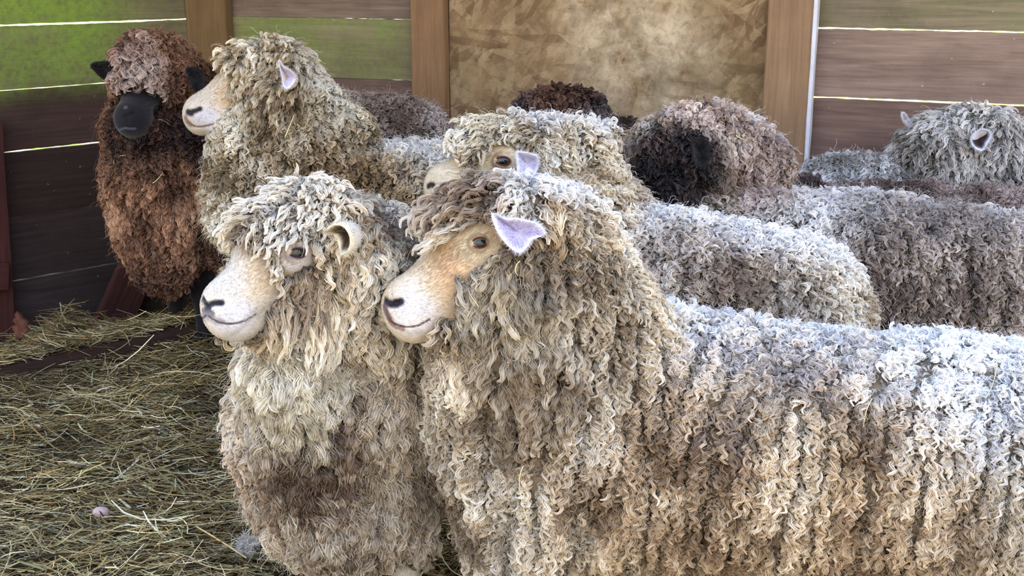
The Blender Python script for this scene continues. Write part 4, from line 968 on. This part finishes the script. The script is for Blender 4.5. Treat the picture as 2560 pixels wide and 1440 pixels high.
def woolH():
    s=Hs
    z=[(P(2080,420,3.45),.26,dict(W=.0080,L=.030,T=1.2,pal=[(156,152,146),(194,192,188),(216,216,214),(230,230,230)])),
       (P(2500,400,3.4),.14,dict(pal=[(56,52,56),(96,92,92),(140,136,132),(180,176,170)],k=.6))]
    wool(s,dict(L=.055,W=.0068,A=.6,T=1.4,lift0=20,lift1=82,hook=40,jit=.3,clump=.6,cl=(.04,.12),pal=[(86,78,70),(142,134,122),(186,180,170),(212,208,202)],topk=.5,topc=(230,228,222),cs=9,flow=v3(-.1,-.2,0)),zones=z,nstr=4,K=8,seed=8,fly=.7,keepout=[C3((2454,340,3.34),(2454,355,3.34),20,20)])
def woolI():
    z=[(P(2000,470,3.2),.13,dict(pal=[(40,28,28),(66,50,48),(90,72,68),(104,86,80)],k=.9))]
    wool(Is,dict(L=.030,W=.0058,A=.9,T=1.5,lift0=15,lift1=76,jit=.6,clump=.3,cl=(.03,.06),pal=[(88,72,64),(124,106,96),(156,138,128),(178,164,156)],cs=9),zones=z,nstr=4,K=7,seed=9,fly=.8)
def woolJ():
    wool(Js,dict(L=.032,W=.0066,A=.9,T=1.5,lift0=15,lift1=76,jit=.6,clump=.3,cl=(.03,.06),pal=[(110,92,80),(146,128,114),(174,158,146),(194,180,170)],cs=9),nstr=4,K=7,seed=10,fly=.8)
STALK=flat_mat('dry_straw',(214,196,136),.55,.3)
def stalk(name,pts,label,r=.0012,off=.034,sheep=None):
    bv=sheep.bvh; Q=[]
    for (x,y) in pts:
        h=bv.ray_cast(Vector(CAM),Vector(ray(x,y)))
        if h[0] is None: h=(bv.find_nearest(Vector(P(x,y,zc(sheep.V.mean(0)))))[0],)
        q=np.array(h[0]); Q.append(q-unit(q-CAM)*off)
    Q=np.array(Q); n=9; t=np.linspace(0,1,n); a,b=Q[0],Q[-1]; mid=Q[1] if len(Q)>2 else (a+b)/2+rng.normal(0,.003,3)
    C_=np.array([(1-u)**2*a+2*u*(1-u)*(2*mid-(a+b)/2)+u*u*b for u in t]); d=unit(b-a); u1=unit(np.cross(d,[0.3,1,.2])); u2=np.cross(d,u1); V=[]
    for i in range(n):
        for k in range(6):
            an=k*math.pi/3; rr=r*(1.0-.45*t[i]); V.append(C_[i]+u1*math.cos(an)*rr+u2*math.sin(an)*rr*.6)
    Fc=[(i*6+k,i*6+(k+1)%6,(i+1)*6+(k+1)%6,(i+1)*6+k) for i in range(n-1) for k in range(6)]+[tuple(range(6))[::-1],tuple(range((n-1)*6,n*6))]
    o=mesh_from(name,V,Fc,STALK); tag(o,label,'straw','straw stalks caught in the fleeces')
def stalks():
    for sh,pts,lab in ((A,[(2317,839),(2370,842),(2428,854)],'long pale straw stalk lying along the back of the front right sheep'),
        (A,[(2048,801),(2040,830),(2019,857)],'short straw stalk upright on the withers of the front right sheep'),
        (A,[(2180,997),(2165,1030),(2159,1067)],'thin straw stalk hanging on the upper flank of the front right sheep'),
        (A,[(2492,895),(2485,950),(2463,997)],'thin straw stalk near the rump of the front right sheep'),
        (A,[(1140,1120),(1155,1132),(1175,1150)],'pale straw bit stuck on the chest edge of the front right sheep'),
        (A,[(1308,1165),(1300,1230),(1330,1330)],'long bent hair-thin stalk on the shoulder of the front right sheep'),
        (A,[(1300,652),(1288,672),(1296,690)],'curled stalk below the ear of the front right sheep'),
        (B,[(873,837),(905,890),(943,935)],'straw stalk in the neck wool of the shaggy front left sheep'),
        (B,[(1000,1190),(1030,1192),(1072,1200)],'yellow straw stalk on the dark lower chest of the shaggy front left sheep'),
        (B,[(670,1060),(682,1090),(690,1130)],'faint straw stalk on the pale chest side of the shaggy front left sheep'),
        (Cs_,[(712,343),(722,320),(735,288)],'golden straw stalk in the neck of the cream sheep with raised head'),
        (Ds,[(284,412),(290,395),(314,388)],'curved straw stalk high on the chest of the brown sheep'),
        (Ds,[(381,458),(394,448),(408,430)],'short straight straw stalk on the chest middle of the brown sheep'),
        (Ds,[(385,330),(395,300),(425,312)],'hooked pale stalk beside the black muzzle of the brown sheep'),
        (Ds,[(318,702),(326,690),(331,668)],'straw stalk dangling from the lower belly wool of the brown sheep'),
        (Es,[(1996,623),(2010,633),(2033,648)],'straw stalk on the rump of the middle cream sheep'),
        (Fs,[(1840,338),(1850,345),(1868,352)],'tiny straw stalk on the crown of the dark-headed sheep')):
        stalk('straw_stalk',pts,lab,sheep=sh,r=.0010 if sh in(A,B) else .0016,off=.03)
stalks()
def litter():
    # dead leaf by the far left upright
    c=P(45,848,3.75); c[2]=.05; V=[];Fc=[]; n=11; m=7
    for i in range(n):
        t=i/(n-1); w_=.030*math.sin(math.pi*min(1,t*1.02))**.7*(1+.25*math.sin(t*22))
        for j in range(m):
            v=(j/(m-1)-.5)*2; V.append(c+np.array([v*w_+.012*math.sin(t*3),.012*math.cos(v*2.2+t*3)+.01*v*v,.01+t*.095+.008*abs(v)]))
    Fc=[(i*m+j,i*m+j+1,(i+1)*m+j+1,(i+1)*m+j) for i in range(n-1) for j in range(m-1)]
    o=mesh_from('dead_leaf',V,Fc,flat_mat('leaf_brown',(88,54,42),.8,.2,.3,80)); tag(o,'curled reddish brown dead leaf on the straw by the far left upright','leaf')
    sm=o.modifiers.new('t','SOLIDIFY'); sm.thickness=.0012
    # pinkish pebble half sunk in the straw
    bm=bmesh.new(); g=P(256,1303,2.3); D=CAMZ/math.tan(PITCH+math.atan((1303-720)/F)); g=P(256,1303,D); 
    bmesh.ops.create_icosphere(bm,subdivisions=3,radius=.018,matrix=Matrix.Translation((0,0,.012)))
    for v in bm.verts: v.co=Vector((v.co.x*1.1,v.co.y*.9,v.co.z*.8))*(1+.18*mnoise.noise(v.co*50))
    me=bpy.data.meshes.new('pebble'); bm.to_mesh(me); bm.free(); me.materials.append(flat_mat('pebble',(176,150,140),.8,.2,.2,70)); me.polygons.foreach_set('use_smooth',[True]*len(me.polygons))
    o=bpy.data.objects.new('pebble',me); COL.objects.link(o); o.location=(g[0],g[1],gz(g[0],g[1])+.02); tag(o,'small pinkish grey lump lying in the straw at lower left','stone')
    # loose wisp of wool on the straw near the front left sheep
    D=CAMZ/math.tan(PITCH+math.atan((1395-720)/F)); g=P(622,1395,D); g[2]=gz(g[0],g[1])+.02; n=420; K=8; t=np.linspace(0,1,K)
    a=g+rng.normal(0,1,(n,3))*[.007,.014,.008]; a[:,2]=np.maximum(a[:,2],g[2]-.01); d=unit(rng.normal(0,1,(n,3))+np.array([0,-.8,.6]))
    Pp=a[:,None]+d[:,None]*(.03*t)[None,:,None]+np.stack([np.sin(t*9),np.cos(t*7),np.sin(t*6)],1)[None]*.003*rng.normal(1,.6,(n,1,1))
    o=curves_obj('wool_tuft',Pp,np.full((n,K),.00035),np.tile(lin((206,200,190)),(n,1)),wool_m); tag(o,'grey wisp of shed wool on the straw before the front left sheep','wool')
litter()
for f in (woolA,woolB,woolC,woolD,woolE,woolF,woolG,woolH,woolI,woolJ): f()
print('PTS',sum(o.data.attributes['position'].data.__len__() for o in bpy.data.objects if o.type=='CURVES')/1e6)
print('done',time.time()-T0)
